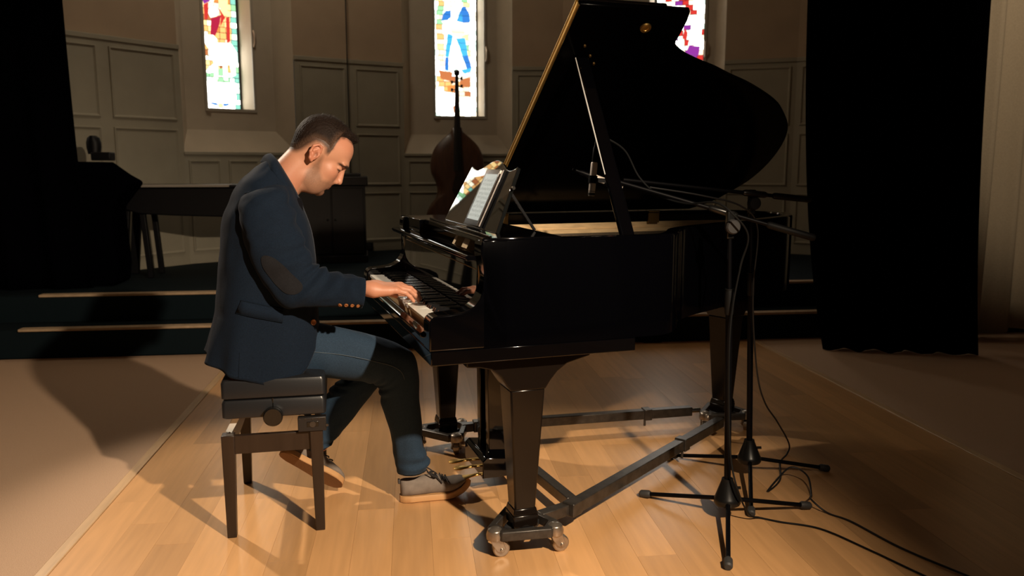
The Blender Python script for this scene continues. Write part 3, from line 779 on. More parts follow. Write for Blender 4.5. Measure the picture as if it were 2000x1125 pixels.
J1 = (0.575, 0.205); J2 = (0.52, 1.225)
tp('arm', MB().bar((0.43, 0.155, 0.083), (J1[0], J1[1], 0.083), 0.040, 0.040), M_iron, bevel=0.003)
tp('arm', MB().bar((0.43, 1.225, 0.083), (0.52, 1.228, 0.083), 0.040, 0.040), M_iron, bevel=0.003)
tp('arm', MB().bar((0.56, 0.185, 0.085), (1.66, 0.90, 0.085), 0.045, 0.045), M_iron, bevel=0.003)
tp('arm', MB().bar((0.50, 1.226, 0.085), (1.62, 1.108, 0.085), 0.045, 0.045), M_iron, bevel=0.003)
tp('arm', MB().bar((0.590, 0.235, 0.085), (0.52, 1.20, 0.085), 0.042, 0.042), M_iron, bevel=0.003)
for p, q in (((0.55, 0.18), (0.60, 0.212)), ((0.49, 1.228), (0.55, 1.22))):
    tp('joint_sleeve', MB().bar((p[0], p[1], 0.085), (q[0], q[1], 0.085), 0.052, 0.052), M_iron, bevel=0.004)
for p, q in (((1.30, 0.666), (1.34, 0.692)), ((1.36, 1.135), (1.40, 1.131))):
    cl = tp('clamp', MB().bar((p[0], p[1], 0.085), (q[0], q[1], 0.085), 0.056, 0.056), M_iron, bevel=0.003)
    tp('thumb_screw', MB().tube([(p[0], p[1] - 0.02, 0.06), (p[0], p[1] - 0.02, 0.03)], 0.006, 8), M_iron, cl)
for p, q in (((1.64, 0.887), (1.70, 0.93)), ((1.60, 1.11), (1.67, 1.10))):
    tp('pin', MB().tube([(p[0], p[1], 0.085), (q[0], q[1], 0.085)], 0.012, 10), M_chrome)

# ---------------------------------------------------------------- tablet leaning on the music desk
M_tabbody = mat('tablet_black', (0.006, 0.006, 0.007), 0.15, coat=0.5)
M_tabedge = mat('tablet_edge', (0.62, 0.54, 0.48), 0.45)
M_page = mat('lit_page', (0.05, 0.05, 0.045), 0.25, emis=(0.86, 0.90, 0.80), estr=0.42)
M_ink = mat('page_ink', (0.02, 0.02, 0.02), 0.5, emis=(0.6, 0.63, 0.56), estr=0.36)
# board plane: origin near bottom, s along the desk in metres, h up the board, d out towards the player
dxy = Vector(dk(1, 0)) - Vector(dk(0, 0)); es = dxy.normalized()
eh = Vector(dk(0.5, 0.2)) - Vector(dk(0.5, 0)); eh = (eh - es * eh.dot(es)).normalized(); ed = eh.cross(es) * -1
if ed.x > 0: ed = -ed
O_ = Vector(dk(0, 0.0))
TM = PF @ Matrix((( es.x, eh.x, ed.x, O_.x), (es.y, eh.y, ed.y, O_.y), (es.z, eh.z, ed.z, O_.z), (0, 0, 0, 1)))
tb = thing('tablet', 'black tablet showing a grey page of sheet music, leaning on the music desk', 'tablet', TM @ Matrix.Translation((0.31, 0.012, 0.002)))
S0, S1, H0, H1 = 0.222, 0.400, 0.004, 0.228
part('body', MB().box(S0, S1, H0, H1, 0.002, 0.0085), M_tabbody, tb, TM, bevel=0.002, seg=3)
part('side_edge', MB().box(S0 - 0.002, S0, H0 + 0.003, H1 - 0.003, 0.0025, 0.008), M_tabedge, tb, TM)
pg = part('page', MB().box(S0 + 0.008, S1 - 0.020, H0 + 0.022, H1 - 0.020, 0.0085, 0.0089), M_page, tb, TM, smooth=False)
ink = MB(); r2 = random.Random(4)
for sysn in range(9):
    hb = H0 + 0.034 + sysn * 0.0175
    for l in range(5):
        ink.box(S0 + 0.015, S1 - 0.027, hb + l * 0.0019, hb + l * 0.0019 + 0.0004, 0.0089, 0.0091)
    for k in range(16):
        s = S0 + 0.019 + k * 0.0083 + r2.uniform(-0.002, 0.002); h = hb + r2.uniform(-0.001, 0.009)
        ink.box(s, s + 0.0028, h, h + 0.002, 0.0089, 0.0092); ink.box(s, s + 0.0006, h, h + 0.008, 0.0089, 0.0092)
o = part('music_notation', ink, M_ink, pg, TM, smooth=False); o['kind'] = 'stuff'
# closed folder edge beside the tablet
fd = tag(part('music_folder', MB().box(0.172, 0.192, 0.004, 0.226, 0.002, 0.010), M_tabbody, None, TM, bevel=0.0015), 'thin black folder standing on its edge beside the tablet on the music desk', 'folder')
part('folder_edge', MB().box(0.176, 0.188, 0.006, 0.224, 0.010, 0.0105), M_tabedge, fd, TM)
# ---------------------------------------------------------------- piano bench
M_leather = mat('black_leather', (0.012, 0.0125, 0.0145), 0.34, bump=0.06, bump_scale=300, spec=0.5)
M_benchwood = mat('bench_wood', (0.026, 0.016, 0.011), 0.34, noise_scale=30, noise_amt=0.2, stretch=(1, 1, 0.1), spec=0.35)
M_knob = mat('knob_black', (0.006, 0.006, 0.006), 0.2)
M_plate = mat('black_plate', (0.018, 0.016, 0.016), 0.45, metal=0.3)
BF = Matrix.Translation((-0.53, 3.19, 0)) @ Matrix.Rotation(R(4.8), 4, 'Z')
bn = thing('piano_bench', 'black leather adjustable piano bench with dark wooden legs, under the seated man', 'bench', BF)
LX, LY = 0.156, 0.262
for sx in (-1, 1):
    for sy in (-1, 1):
        part('leg', MB().taper(sx * LX, sy * LY, 0.0, 0.033, 0.033, 0.385, 0.046, 0.046, sx * (LX - 0.003), sy * (LY - 0.003)), M_benchwood, bn, bevel=0.003)
for sy in (-1, 1):
    part('apron', MB().box(-LX + 0.022, LX - 0.022, sy * (LY - 0.003) - 0.011, sy * (LY - 0.003) + 0.011, 0.312, 0.380), M_benchwood, bn, bevel=0.002)
for sx in (-1, 1):
    part('apron', MB().box(sx * (LX - 0.003) - 0.011, sx * (LX - 0.003) + 0.011, -LY + 0.022, LY - 0.022, 0.312, 0.380), M_benchwood, bn, bevel=0.002)
SXa, SXb = -0.168, 0.190
def pad(z0, z1, puff):
    rings = []
    for z, ins, pf in ((z0, 0.004, 0), (z0 + 0.004, 0.0, 0), (z1 - 0.014, 0.0, 0), (z1 - 0.004, 0.004, 0), (z1, 0.016, 0), (z1 + puff * .6, 0.06, 0), (z1 + puff, 0.13, 0)):
        x0, x1, y0, y1 = SXa + ins, SXb - ins, -0.285 + ins, 0.285 - ins
        r = 0.014; ring = []
        for cx, cy, a0 in ((x1 - r, y1 - r, 0), (x0 + r, y1 - r, 90), (x0 + r, y0 + r, 180), (x1 - r, y0 + r, 270)):
            for k in range(5):
                a = R(a0 + 22.5 * k); ring.append((cx + r * math.cos(a), cy + r * math.sin(a), z))
        rings.append(ring)
    return MB().loft(rings)
cu = part('cushion', pad(0.517, 0.588, 0.006), M_leather, bn)
bx_ = part('seat_box', pad(0.447, 0.515, 0.0), M_leather, bn)
part('seam', MB().box(0.006, 0.009, -0.2865, -0.284, 0.470, 0.516), M_knob, bx_)
kn = part('adjusting_knob', MB().lathe([(0.0, -0.036), (0.030, -0.036), (0.034, -0.032), (0.034, -0.012), (0.030, -0.006), (0.012, -0.004), (0.012, 0.01)], (0.008, -0.287, 0.456), 28, (0, 1, 0)), M_knob, bn)
for sy in (-0.24, 0.24):
    for a, b in (((-0.125, 0.44), (-0.155, 0.385)), ((0.12, 0.44), (0.15, 0.385))):
        part('scissor_bar', MB().bar((a[0], sy, a[1]), (b[0], sy, b[1]), 0.006, 0.022, (1, 0, 0.4)), M_palemetal, bn, bevel=0.0015)
    part('scissor_rod', MB().tube([(-0.150, sy * 1.02, 0.384), (-0.150, -sy * 0.2, 0.39)], 0.005, 8), M_chrome, bn)
bp_ = part('lock_plate', MB().box(0.090, 0.190, -0.287, -0.255, 0.384, 0.437), M_plate, bn, bevel=0.003)
part('keyhole', MB().lathe([(0.004, -0.003), (0.011, -0.003), (0.012, 0.0), (0.004, 0.0)], (0.142, -0.287, 0.411), 14, (0, 1, 0)), M_iron, bp_)
part('keyhole_plate', MB().box(0.122, 0.163, -0.289, -0.2865, 0.402, 0.421), M_knob, bp_, bevel=0.001)
for x in (0.097, 0.117, 0.142, 0.165, 0.184):
    part('rivet', MB().lathe([(0.003, -0.002), (0.003, 0)], (x, -0.287, 0.432), 8, (0, 1, 0)), M_iron, bp_)
part('rivet', MB().lathe([(0.005, -0.004), (0.005, 0)], (0.193, -0.286, 0.405), 10, (0, 1, 0)), M_iron, bp_)

# ---------------------------------------------------------------- microphone stands
M_stand = mat('stand_black', (0.0022, 0.0022, 0.003), 0.45, spec=0.1)
M_cone = mat('stand_casting', (0.006, 0.006, 0.006), 0.3, spec=0.4)
M_grip = mat('stand_grip', (0.005, 0.0055, 0.006), 0.55, spec=0.2)
M_foot = mat('foot_rubber', (0.030, 0.029, 0.029), 0.6)
def mic_stand(base, feet, top, boom_a, boom_b, label, big):
    B = Vector((base[0], base[1], 0)); top = Vector(top)
    s = thing('microphone_stand', label, 'stand', Matrix.Translation(B), 'boom microphone stands')
    F = I4
    ax = (top - B).normalized()
    def up(z): return B + ax * z
    part('base_cone', MB().lathe([(0.0, 0.066), (0.047, 0.066), (0.050, 0.072), (0.050, 0.088), (0.046, 0.094), (0.023, 0.156), (0.021, 0.166), (0.0, 0.166)], B, 24, ax), M_cone, s, F)
    part('set_screw', MB().tube([B + Vector((0.02, -0.02, 0.135)), B + Vector((0.036, -0.03, 0.138))], 0.006, 8), M_cone, s, F)
    for fx, fy in feet:
        e = Vector((fx, fy, 0.016)); d = (e - B); d.z = 0; d.normalize()
        a = B + d * 0.02 + Vector((0, 0, 0.082))
        l = part('leg', MB().tube([a, e], 0.0085, 12), M_stand, s, F)
        u = (e - a).normalized()
        part('rubber_foot', MB().tube([e - u * 0.030, e - u * 0.022, e + u * 0.012, e + u * 0.018], [0.0105, 0.0155, 0.0155, 0.011], 14), M_foot, l, F)
    part('lower_tube', MB().tube([up(0.15), up(0.83)], 0.0125, 16), M_stand, s, F)
    part('height_clutch', MB().lathe([(0.0, 0.795), (0.015, 0.795), (0.0165, 0.805), (0.0165, 0.87), (0.0145, 0.885), (0.0, 0.885)], B, 18, ax).lathe([(0.0158, 0.886), (0.0158, 0.891)], B, 18, ax), M_grip, s, F)
    part('upper_tube', MB().tube([up(0.88), top - Vector((0, 0, 0.02))], 0.0085, 14), M_stand, s, F)
    part('boom_bracket', MB().box(top.x - 0.014, top.x + 0.014, top.y - 0.012, top.y + 0.012, top.z - 0.045, top.z + 0.055), M_cone, s, F, bevel=0.004)
    part('boom_knob', MB().lathe([(0.0, -0.040), (0.022, -0.040), (0.0265, -0.034), (0.0265, -0.018), (0.020, -0.010), (0.0, -0.010)], top, 20, (0, 1, 0)), M_foot if big else M_grip, s, F)
    a = Vector(boom_a); b = Vector(boom_b); u = (b - a).normalized()
    bo = part('boom_arm', MB().tube([a, b], 0.0075, 12), M_stand, s, F)
    part('counterweight_grip', MB().tube([a - u * 0.01, a, a + u * 0.16, a + u * 0.17], [0.009, 0.0135, 0.0135, 0.009], 14), M_grip, bo, F)
    k = a + (b - a) * ((top.x - a.x) / (b.x - a.x))
    part('boom_clutch', MB().tube([k - u * 0.055, k - u * 0.045, k + u * 0.045, k + u * 0.055], [0.009, 0.0135, 0.0135, 0.009], 14), M_cone, bo, F)
    return s
mic_stand((1.175, 2.830), ((0.92, 3.073), (1.52, 2.883), (1.033, 2.463)), (1.140, 2.83, 1.118), (1.452, 2.822, 1.075), (0.720, 3.008, 1.288), 'nearer black boom microphone stand, its tripod base in front of the other', True)
mic_stand((1.437, 3.241), ((1.17, 3.49), (1.791, 3.251), (1.279, 2.85)), (1.396, 3.245, 1.18), (1.645, 3.25, 1.193), (0.823, 3.136, 1.279), 'farther black boom microphone stand, its base behind the nearer tripod', False)
M_micbody = mat('mic_silver', (0.74, 0.65, 0.57), 0.4, metal=0.1)
M_orange = mat('orange_band', (0.55, 0.09, 0.02), 0.5)
def microphone(p, tilt, label):
    F = Matrix.Translation(p) @ Matrix.Rotation(tilt, 4, 'Y')
    m = thing('microphone', label, 'microphone', F, 'small condenser microphones')
    part('body', MB().lathe([(0.0, -0.062), (0.0115, -0.062), (0.0125, -0.058), (0.0125, 0.058), (0.0105, 0.062), (0.0, 0.062)], (0, 0, 0), 20), M_micbody, m, F)
    part('grille', MB().lathe([(0.0128, -0.060), (0.0128, -0.050)], (0, 0, 0), 20).lathe([(0.0128, -0.046), (0.0128, -0.044)], (0, 0, 0), 20), M_iron, m, F)
    part('clip', MB().lathe([(0.0128, -0.015), (0.0165, -0.015), (0.0165, 0.013), (0.0128, 0.013)], (0, 0, 0), 18).box(0.012, 0.055, -0.006, 0.006, -0.010, 0.006), M_stand, m, F)
    part('connector', MB().lathe([(0.0, 0.060), (0.0095, 0.060), (0.0105, 0.075), (0.0095, 0.112), (0.006, 0.122), (0.0045, 0.150), (0.0, 0.150)], (0, 0, 0), 16), M_stand, m, F)
    return F
MF1 = microphone(Vector((0.673, 3.002, 1.284)), R(4.5), 'silver pencil microphone hanging in a clip over the strings')
MF2 = microphone(Vector((0.775, 3.19, 1.268)), R(-70), 'dark rear microphone on the farther boom, behind the lid prop')
tag(part('elastic_band', MB().lathe([(0.0145, -0.005), (0.0175, -0.005), (0.0175, 0.005), (0.0145, 0.005)], (0.790, 3.128, 1.279), 16, (0.9, 0.2, -0.2)), M_orange), 'small orange band on the boom tip beside the silver microphone', 'band')
# ---------------------------------------------------------------- cables
M_cable = mat('cable_black', (0.008, 0.008, 0.009), 0.5)
M_cable2 = mat('cable_grey', (0.006, 0.0065, 0.007), 0.5, spec=0.2)
def cable(pts, r, m, label, n=90):
    return tag(part('cable', MB().tube([tuple(p) for p in catmull(pts, n)], r, 8), m), label, 'cable')
t1 = MF1 @ Vector((0, 0, 0.15))
cable([t1, (0.695, 3.004, 1.437), (0.735, 3.010, 1.428), (0.80, 3.02, 1.385), (0.855, 3.02, 1.29), (0.92, 2.98, 1.225), (1.00, 2.90, 1.197), (1.07, 2.80, 1.205), (1.12, 2.755, 1.165), (1.178, 2.755, 1.09), (1.168, 2.785, 0.98), (1.150, 2.795, 0.84), (1.142, 2.795, 0.70), (1.150, 2.795, 0.45), (1.165, 2.79, 0.25), (1.19, 2.765, 0.13), (1.25, 2.80, 0.03), (1.30, 2.82, 0.006), (1.363, 2.776, 0.005), (1.485, 2.70, 0.005), (1.573, 2.518, 0.005), (1.646, 2.338, 0.005), (1.75, 2.1, 0.005)], 0.0036, M_cable2, 'thin dark cable from the silver microphone down the nearer stand and across the floor', 220)
cable([(0.925, 3.120, 1.250), (1.15, 3.15, 1.215), (1.33, 3.19, 1.17), (1.405, 3.195, 1.08), (1.40, 3.20, 0.85), (1.41, 3.20, 0.66), (1.44, 3.205, 0.45), (1.50, 3.25, 0.32), (1.61, 3.36, 0.20), (1.72, 3.46, 0.06), (1.72, 3.47, 0.007), (1.64, 3.37, 0.006), (1.545, 3.17, 0.006), (1.441, 3.058, 0.006), (1.50, 3.12, 0.02), (1.59, 3.17, 0.06), (1.64, 3.12, 0.04), (1.60, 3.0, 0.006), (1.545, 2.90, 0.034), (1.58, 2.83, 0.005), (1.63, 2.745, 0.005), (1.69, 2.523, 0.005), (1.79, 2.31, 0.005), (1.9, 2.1, 0.005)], 0.0038, M_cable, 'black cable looping by the farther stand and trailing off across the floor', 240)
# cord hanging down the back wall
tag(part('cord', MB().tube([(-0.635, 9.02, ZT - 0.03), (-0.63, 9.02, 4.0), (-0.632, 9.02, 2.4), (-0.63, 9.02, 0.9)], 0.006, 8), M_cable), 'thin dark cord hanging straight down the back wall between two windows', 'cord')

# ---------------------------------------------------------------- double bass
M_bass = mat('bass_varnish', (0.075, 0.030, 0.014), 0.35, coat=0.3, noise_scale=8, noise_amt=0.25, stretch=(5, 5, 0.6))
M_bassblack = mat('bass_ebony', (0.006, 0.006, 0.006), 0.35)
BP = Vector((0.50, 8.93, SZ))
BFm = Matrix.Translation(BP) @ Matrix.Rotation(R(-5), 4, 'X') @ Matrix.Rotation(R(0.6), 4, 'Y')
db = thing('double_bass', 'dark brown double bass leaning in front of the middle stained glass window', 'double bass', Matrix.Translation(BP))
half = [(0.0, 0.10), (0.10, 0.10), (0.22, 0.125), (0.30, 0.20), (0.335, 0.31), (0.325, 0.42), (0.285, 0.51), (0.235, 0.575), (0.215, 0.63), (0.215, 0.70), (0.235, 0.77), (0.275, 0.85), (0.285, 0.95), (0.268, 1.05), (0.22, 1.14), (0.14, 1.22), (0.07, 1.28), (0.045, 1.33), (0.0, 1.335)]
hp = [tuple(p) for p in catmull(half, 60)]
bo = [(-x, z) for x, z in hp] + [(x, z) for x, z in hp[::-1]][1:-1]
def bring(k, y): 
    return [(x * k, y, 0.70 + (z - 0.70) * k) for x, z in bo]
bm_ = MB().loft([bring(0.5, -0.135), bring(0.8, -0.118), bring(0.97, -0.095), bring(1.0, -0.085), bring(0.98, -0.078), bring(0.965, 0.07), bring(1.0, 0.078), bring(1.0, 0.09), bring(0.9, 0.10)])
body = part('body', bm_, M_bass, db, BFm, sharp=50, fix=True)
for sx in (-1, 1):
    fh = [(sx * (0.10 + 0.02 * math.sin(6 * t)), -0.128 + 0.03 * abs(t - 0.5), 0.62 + 0.20 * t) for t in np.linspace(0, 1, 10)]
    part('sound_hole', MB().tube(fh, [0.012, 0.007] + [0.006] * 6 + [0.007, 0.012], 8), M_bassblack, body, BFm)
part('neck', MB().loft([[(-w, y - 0.02, z), (w, y - 0.02, z), (w * 0.8, y + d, z), (-w * 0.8, y + d, z)] for w, y, d, z in ((0.036, -0.10, 0.08, 1.28), (0.030, -0.08, 0.05, 1.36), (0.024, -0.07, 0.035, 1.50), (0.021, -0.06, 0.03, 1.72))]), M_bass, db, BFm, fix=True)
part('fingerboard', MB().loft([[(-w, y, z), (0, y - 0.018, z), (w, y, z), (w, y + 0.018, z), (-w, y + 0.018, z)] for w, y, z in ((0.046, -0.185, 0.86), (0.036, -0.13, 1.26), (0.022, -0.085, 1.72))]), M_bassblack, db, BFm, fix=True)
pb = part('peg_box', MB().taper(0, -0.055, 1.70, 0.045, 0.05, 1.88, 0.034, 0.05), M_bassblack, db, BFm, bevel=0.006)
part('scroll', MB().lathe([(0.0, -0.030), (0.022, -0.030), (0.034, -0.012), (0.034, 0.012), (0.022, 0.030), (0.0, 0.030)], (0, -0.055, 1.915), 16, (1, 0, 0)), M_bassblack, db, BFm)
for k, z in enumerate((1.735, 1.775, 1.815, 1.855)):
    s = 1 if k % 2 else -1
    part('tuning_peg', MB().tube([(0, -0.055, z), (s * 0.052, -0.05, z)], 0.006, 8).box(s * 0.052 - 0.012, s * 0.052 + 0.012, -0.058, -0.042, z - 0.016, z + 0.016), M_bassblack, pb, BFm)
part('bridge', MB().prism([(-0.06, 0.66), (0.06, 0.66), (0.05, 0.72), (0.03, 0.80), (-0.03, 0.80), (-0.05, 0.72)], 1, -0.20, -0.132), M_benchwood, db, BFm)
part('tailpiece', MB().taper(0, -0.17, 0.20, 0.05, 0.02, 0.55, 0.09, 0.02), M_bassblack, db, BFm, bevel=0.004)
part('end_pin', MB().tube([(0, 0, 0.12), (0, 0, 0.008)], 0.008, 8), M_steel, db, BFm)
for k in range(4):
    x = -0.03 + 0.02 * k
    part('string', MB().tube([(x, -0.185, 0.55), (x, -0.206, 0.80), (x * 0.5, -0.108, 1.72)], 0.002, 5), M_steel, db, BFm)

# ---------------------------------------------------------------- keyboard instrument, covered case and cabinet on the stage
M_dark = mat('dark_case', (0.003, 0.003, 0.004), 0.5, spec=0.25)
M_darkwood = mat('dark_walnut', (0.007, 0.004, 0.003), 0.5, noise_scale=12, noise_amt=0.3, stretch=(3, 3, 0.6))
M_grey = mat('reflection_grey', (0.34, 0.31, 0.27), 0.3)
HF = Matrix.Translation((-1.64, 7.30, SZ)) @ Matrix.Scale(0.95, 4)
hk = thing('stage_keyboard', 'long black stage keyboard on splayed legs, behind the man on the stage', 'keyboard', HF)
cs_ = [(-0.72, 0.60), (-0.60, 0.565), (-0.3, 0.548), (0.1, 0.535), (0.42, 0.56), (0.44, 0.60), (0.44, 0.79), (-0.72, 0.79)]
part('case', MB().prism(cs_, 1, -0.22, 0.22), M_dark, hk, HF, bevel=0.01)
part('top_board', MB().box(-0.74, 0.46, -0.24, 0.24, 0.79, 0.815), M_dark, hk, HF, bevel=0.006)
part('top_reflection', MB().box(-0.62, 0.16, -0.242, -0.10, 0.7965, 0.8175), M_grey, hk, HF, bevel=0.002)  # pale strip put in for the reflection along the keyboard's top
for x0, x1, w in ((-0.74, -0.80, 0.075), (-0.60, -0.56, 0.045), (0.36, 0.40, 0.05)):
    for y in (-0.16, 0.16):
        part('leg', MB().taper(x1, y, 0.0, w * 1.0, 0.05, 0.60, w, 0.05, x0, y), M_dark, hk, HF, bevel=0.005)
CF = Matrix.Translation((-2.50, 6.86, SZ))
ce = thing('covered_case', 'black cloth covered case with a sloping end, beside the left curtain', 'case', CF)
part('cover', MB().prism([(-0.48, 0.0), (0.20, 0.0), (0.22, 0.15), (0.20, 0.60), (0.36, 0.80), (0.26, 0.86), (0.13, 0.96), (-0.48, 0.97)], 1, -0.19, 0.19), M_blackcloth, ce, CF, bevel=0.03, seg=3)
LFm = CF @ Matrix.Translation((0.07, 0.0, 0.972))
lp = thing('desk_lamp', 'small black round headed lamp standing on the covered case', 'lamp', LFm)
part('base', MB().box(-0.03, 0.115, -0.06, 0.06, 0.0, 0.065), M_dark, lp, LFm, bevel=0.008)
part('head', MB().loft([[(x * w - 0.02, y * 0.045, z) for x, y in ((math.cos(a), math.sin(a)) for a in np.linspace(0, 2 * math.pi, 16, endpoint=False))] for w, z in ((0.045, 0.05), (0.055, 0.10), (0.055, 0.14), (0.045, 0.175), (0.02, 0.192))]), M_dark, lp, LFm)
UF = Matrix.Translation((-0.66, 8.25, SZ)) @ Matrix.Rotation(R(3), 4, 'Z')
ub = thing('cabinet', 'dark brown wooden cabinet with an overhanging top, behind the man by the panelled wall', 'cabinet', UF)
part('body', MB().box(-0.42, 0.22, -0.25, 0.25, 0.0, 0.74), M_darkwood, ub, UF, bevel=0.006)
part('top_board', MB().box(-0.45, 0.245, -0.28, 0.27, 0.74, 0.825), M_darkwood, ub, UF, bevel=0.008)
part('cornice', MB().box(-0.43, 0.18, -0.2, 0.25, 0.825, 0.855), M_darkwood, ub, UF, bevel=0.006)
part('plinth', MB().box(-0.43, 0.23, -0.26, 0.26, 0.0, 0.07), M_darkwood, ub, UF, bevel=0.004)
for x0, x1 in ((-0.40, -0.105), (-0.095, 0.20)):
    d_ = part('door', MB().box(x0, x1, -0.266, -0.25, 0.09, 0.72), M_darkwood, ub, UF, bevel=0.004)
    part('knob', MB().lathe([(0.0, -0.02), (0.012, -0.018), (0.012, -0.008), (0.006, 0.0)], (x1 - 0.03 if x0 < -0.2 else x0 + 0.03, -0.266, 0.42), 12, (0, 1, 0)), M_dark, d_, UF)
XF = Matrix.Translation((-0.46, 9.12, SZ))
bx2 = thing('floor_box', 'small black socket box on the stage floor against the wall', 'box', XF)
part('housing', MB().box(-0.045, 0.045, -0.04, 0.04, 0.0, 0.09), M_dark, bx2, XF, bevel=0.006)
part('socket_face', MB().box(-0.032, 0.032, -0.0425, -0.039, 0.018, 0.072), M_plate, bx2, XF, bevel=0.002)
# ---------------------------------------------------------------- the pianist (frame PF; he faces +x, his right side is towards the camera)
def surface_nets(F, org, h):
    """iso-surface F=0 (inside negative) of a regular grid"""
    s = F < 0
    nx, ny, nz = F.shape
    corn = [(i, j, k) for i in (0, 1) for j in (0, 1) for k in (0, 1)]
    cnt = np.zeros((nx - 1, ny - 1, nz - 1), np.int8)
    for (i, j, k) in corn: cnt += s[i:nx - 1 + i, j:ny - 1 + j, k:nz - 1 + k]
    act = (cnt > 0) & (cnt < 8)
    idx = -np.ones(act.shape, np.int64); ai = np.argwhere(act); idx[act] = np.arange(len(ai))
    acc = np.zeros((len(ai), 3)); num = np.zeros(len(ai))
    V = {c: F[ai[:, 0] + c[0], ai[:, 1] + c[1], ai[:, 2] + c[2]] for c in corn}
    for a in corn:
        for ax in range(3):
            if a[ax] == 0:
                b = list(a); b[ax] = 1; b = tuple(b)
                va, vb = V[a], V[b]; m = (va < 0) != (vb < 0)
                t = np.where(m, va / np.where(m, va - vb, 1), 0)
                p = np.array(a, float)[None] + np.zeros((len(ai), 3)); p[:, ax] = t
                acc[m] += p[m]; num[m] += 1
    vs = (ai + acc / num[:, None]) * h + np.array(org)
    faces = []
    for ax in range(3):
        sl0 = [slice(None)] * 3; sl1 = [slice(None)] * 3
        sl0[ax] = slice(0, -1); sl1[ax] = slice(1, None)
        a0, a1 = s[tuple(sl0)], s[tuple(sl1)]
        e = np.argwhere(a0 != a1)
        u, w = (ax + 1) % 3, (ax + 2) % 3
        ok = (e[:, u] > 0) & (e[:, w] > 0) & (e[:, u] < F.shape[u] - 1) & (e[:, w] < F.shape[w] - 1)
        e = e[ok]
        q = []
        for du, dw in ((-1, -1), (0, -1), (0, 0), (-1, 0)):
            c = e.copy(); c[:, u] += du; c[:, w] += dw
            q.append(idx[c[:, 0], c[:, 1], c[:, 2]])
        q = np.stack(q, 1)
        inside0 = s[e[:, 0], e[:, 1], e[:, 2]]
        q[~inside0] = q[~inside0][:, ::-1]
        faces.append(q[(q >= 0).all(1)])
    return vs, np.concatenate(faces)
def gridpts(lo, hi, h):
    ax = [np.arange(l, u_ + h, h) for l, u_ in zip(lo, hi)]
    return np.meshgrid(*ax, indexing='ij')
def smin(a, b, k):
    hh = np.clip(0.5 + 0.5 * (b - a) / k, 0, 1)
    return b + (a - b) * hh - k * hh * (1 - hh)
def smax(a, b, k): return -smin(-a, -b, k)
def ell(X, c, r):
    q = [(X[i] - c[i]) for i in range(3)]
    k0 = np.sqrt(sum((q[i] / r[i]) ** 2 for i in range(3))); k1 = np.sqrt(sum((q[i] / r[i] ** 2) ** 2 for i in range(3))) + 1e-9
    return k0 * (k0 - 1) / k1
def cone(X, a, b, ra, rb, fl=1.0):
    a = np.array(a, float); b = np.array(b, float); ba = b - a; L2 = (ba ** 2).sum()
    q = [X[i] - a[i] for i in range(3)]
    t = np.clip(sum(q[i] * ba[i] for i in range(3)) / L2, 0, 1)
    d = np.sqrt(sum((q[i] - t * ba[i]) ** 2 for i in range(3)))
    return d - (ra + (rb - ra) * t)
def poly_sd(px, py, poly):
    """signed distance to a polygon, negative inside"""
    d = np.full(px.shape, 1e9); inside = np.zeros(px.shape, bool)
    n = len(poly)
    for i in range(n):
        ax_, ay_ = poly[i]; bx__, by_ = poly[(i + 1) % n]
        ex, ey = bx__ - ax_, by_ - ay_
        t = np.clip(((px - ax_) * ex + (py - ay_) * ey) / (ex * ex + ey * ey), 0, 1)
        d = np.minimum(d, np.hypot(px - ax_ - t * ex, py - ay_ - t * ey))
        c = (ay_ > py) != (by_ > py)
        xi = ax_ + (py - ay_) / (by_ - ay_ if by_ != ay_ else 1e-9) * ex
        inside ^= c & (px < xi)
    return np.where(inside, -d, d)

# --- skin material driven by a painted-by-position attribute (stubble, shaved hair, ruddiness, recess shade)
M_skin = mat('skin', (0.60, 0.33, 0.22), 0.48, bump=0.12, bump_scale=350, spec=0.4)
nt = M_skin.node_tree; bs = nt.nodes['Principled BSDF']
at = nd(nt, 'ShaderNodeAttribute', attribute_name='tone')
sp = nd(nt, 'ShaderNodeSeparateColor'); nt.links.new(at.outputs['Color'], sp.inputs[0])
tcn = nd(nt, 'ShaderNodeTexCoord'); nz_ = nd(nt, 'ShaderNodeTexNoise'); nz_.inputs['Scale'].default_value = 950; nz_.inputs['Detail'].default_value = 2
nt.links.new(tcn.outputs['Object'], nz_.inputs['Vector'])
def mixc(fac, a, b):
    m = nd(nt, 'ShaderNodeMix', data_type='RGBA'); nt.links.new(fac, m.inputs[0])
    for sock, val in ((m.inputs[6], a), (m.inputs[7], b)):
        if isinstance(val, tuple): sock.default_value = (*val, 1)
        else: nt.links.new(val, sock)
    return m.outputs[2]
grain = nd(nt, 'ShaderNodeMapRange'); grain.inputs['From Min'].default_value = 0.35; grain.inputs['From Max'].default_value = 0.65; grain.inputs['To Min'].default_value = 0.45; grain.inputs['To Max'].default_value = 1.1
nt.links.new(nz_.outputs['Fac'], grain.inputs['Value'])
def mul(a, b):
    m = nd(nt, 'ShaderNodeMath', operation='MULTIPLY'); m.use_clamp = True; nt.links.new(a, m.inputs[0]); nt.links.new(b, m.inputs[1]); return m.outputs[0]
c1 = mixc(sp.outputs[2], (0.47, 0.232, 0.145), (0.42, 0.150, 0.090))
c2 = mixc(mul(sp.outputs[0], grain.outputs[0]), c1, (0.115, 0.062, 0.038))
g2 = nd(nt, 'ShaderNodeMapRange'); g2.inputs['To Min'].default_value = 0.55; g2.inputs['To Max'].default_value = 1.2
nt.links.new(grain.outputs[0], g2.inputs['Value'])
c3 = mixc(mul(sp.outputs[1], g2.outputs[0]), c2, (0.055, 0.030, 0.020))
nt.links.new(c3, bs.inputs['Base Color'])
bs.inputs['Subsurface Weight'].default_value = 0.08
bs.inputs['Subsurface Radius'].default_value = (0.012, 0.005, 0.003)
bs.inputs['Subsurface Scale'].default_value = 0.5
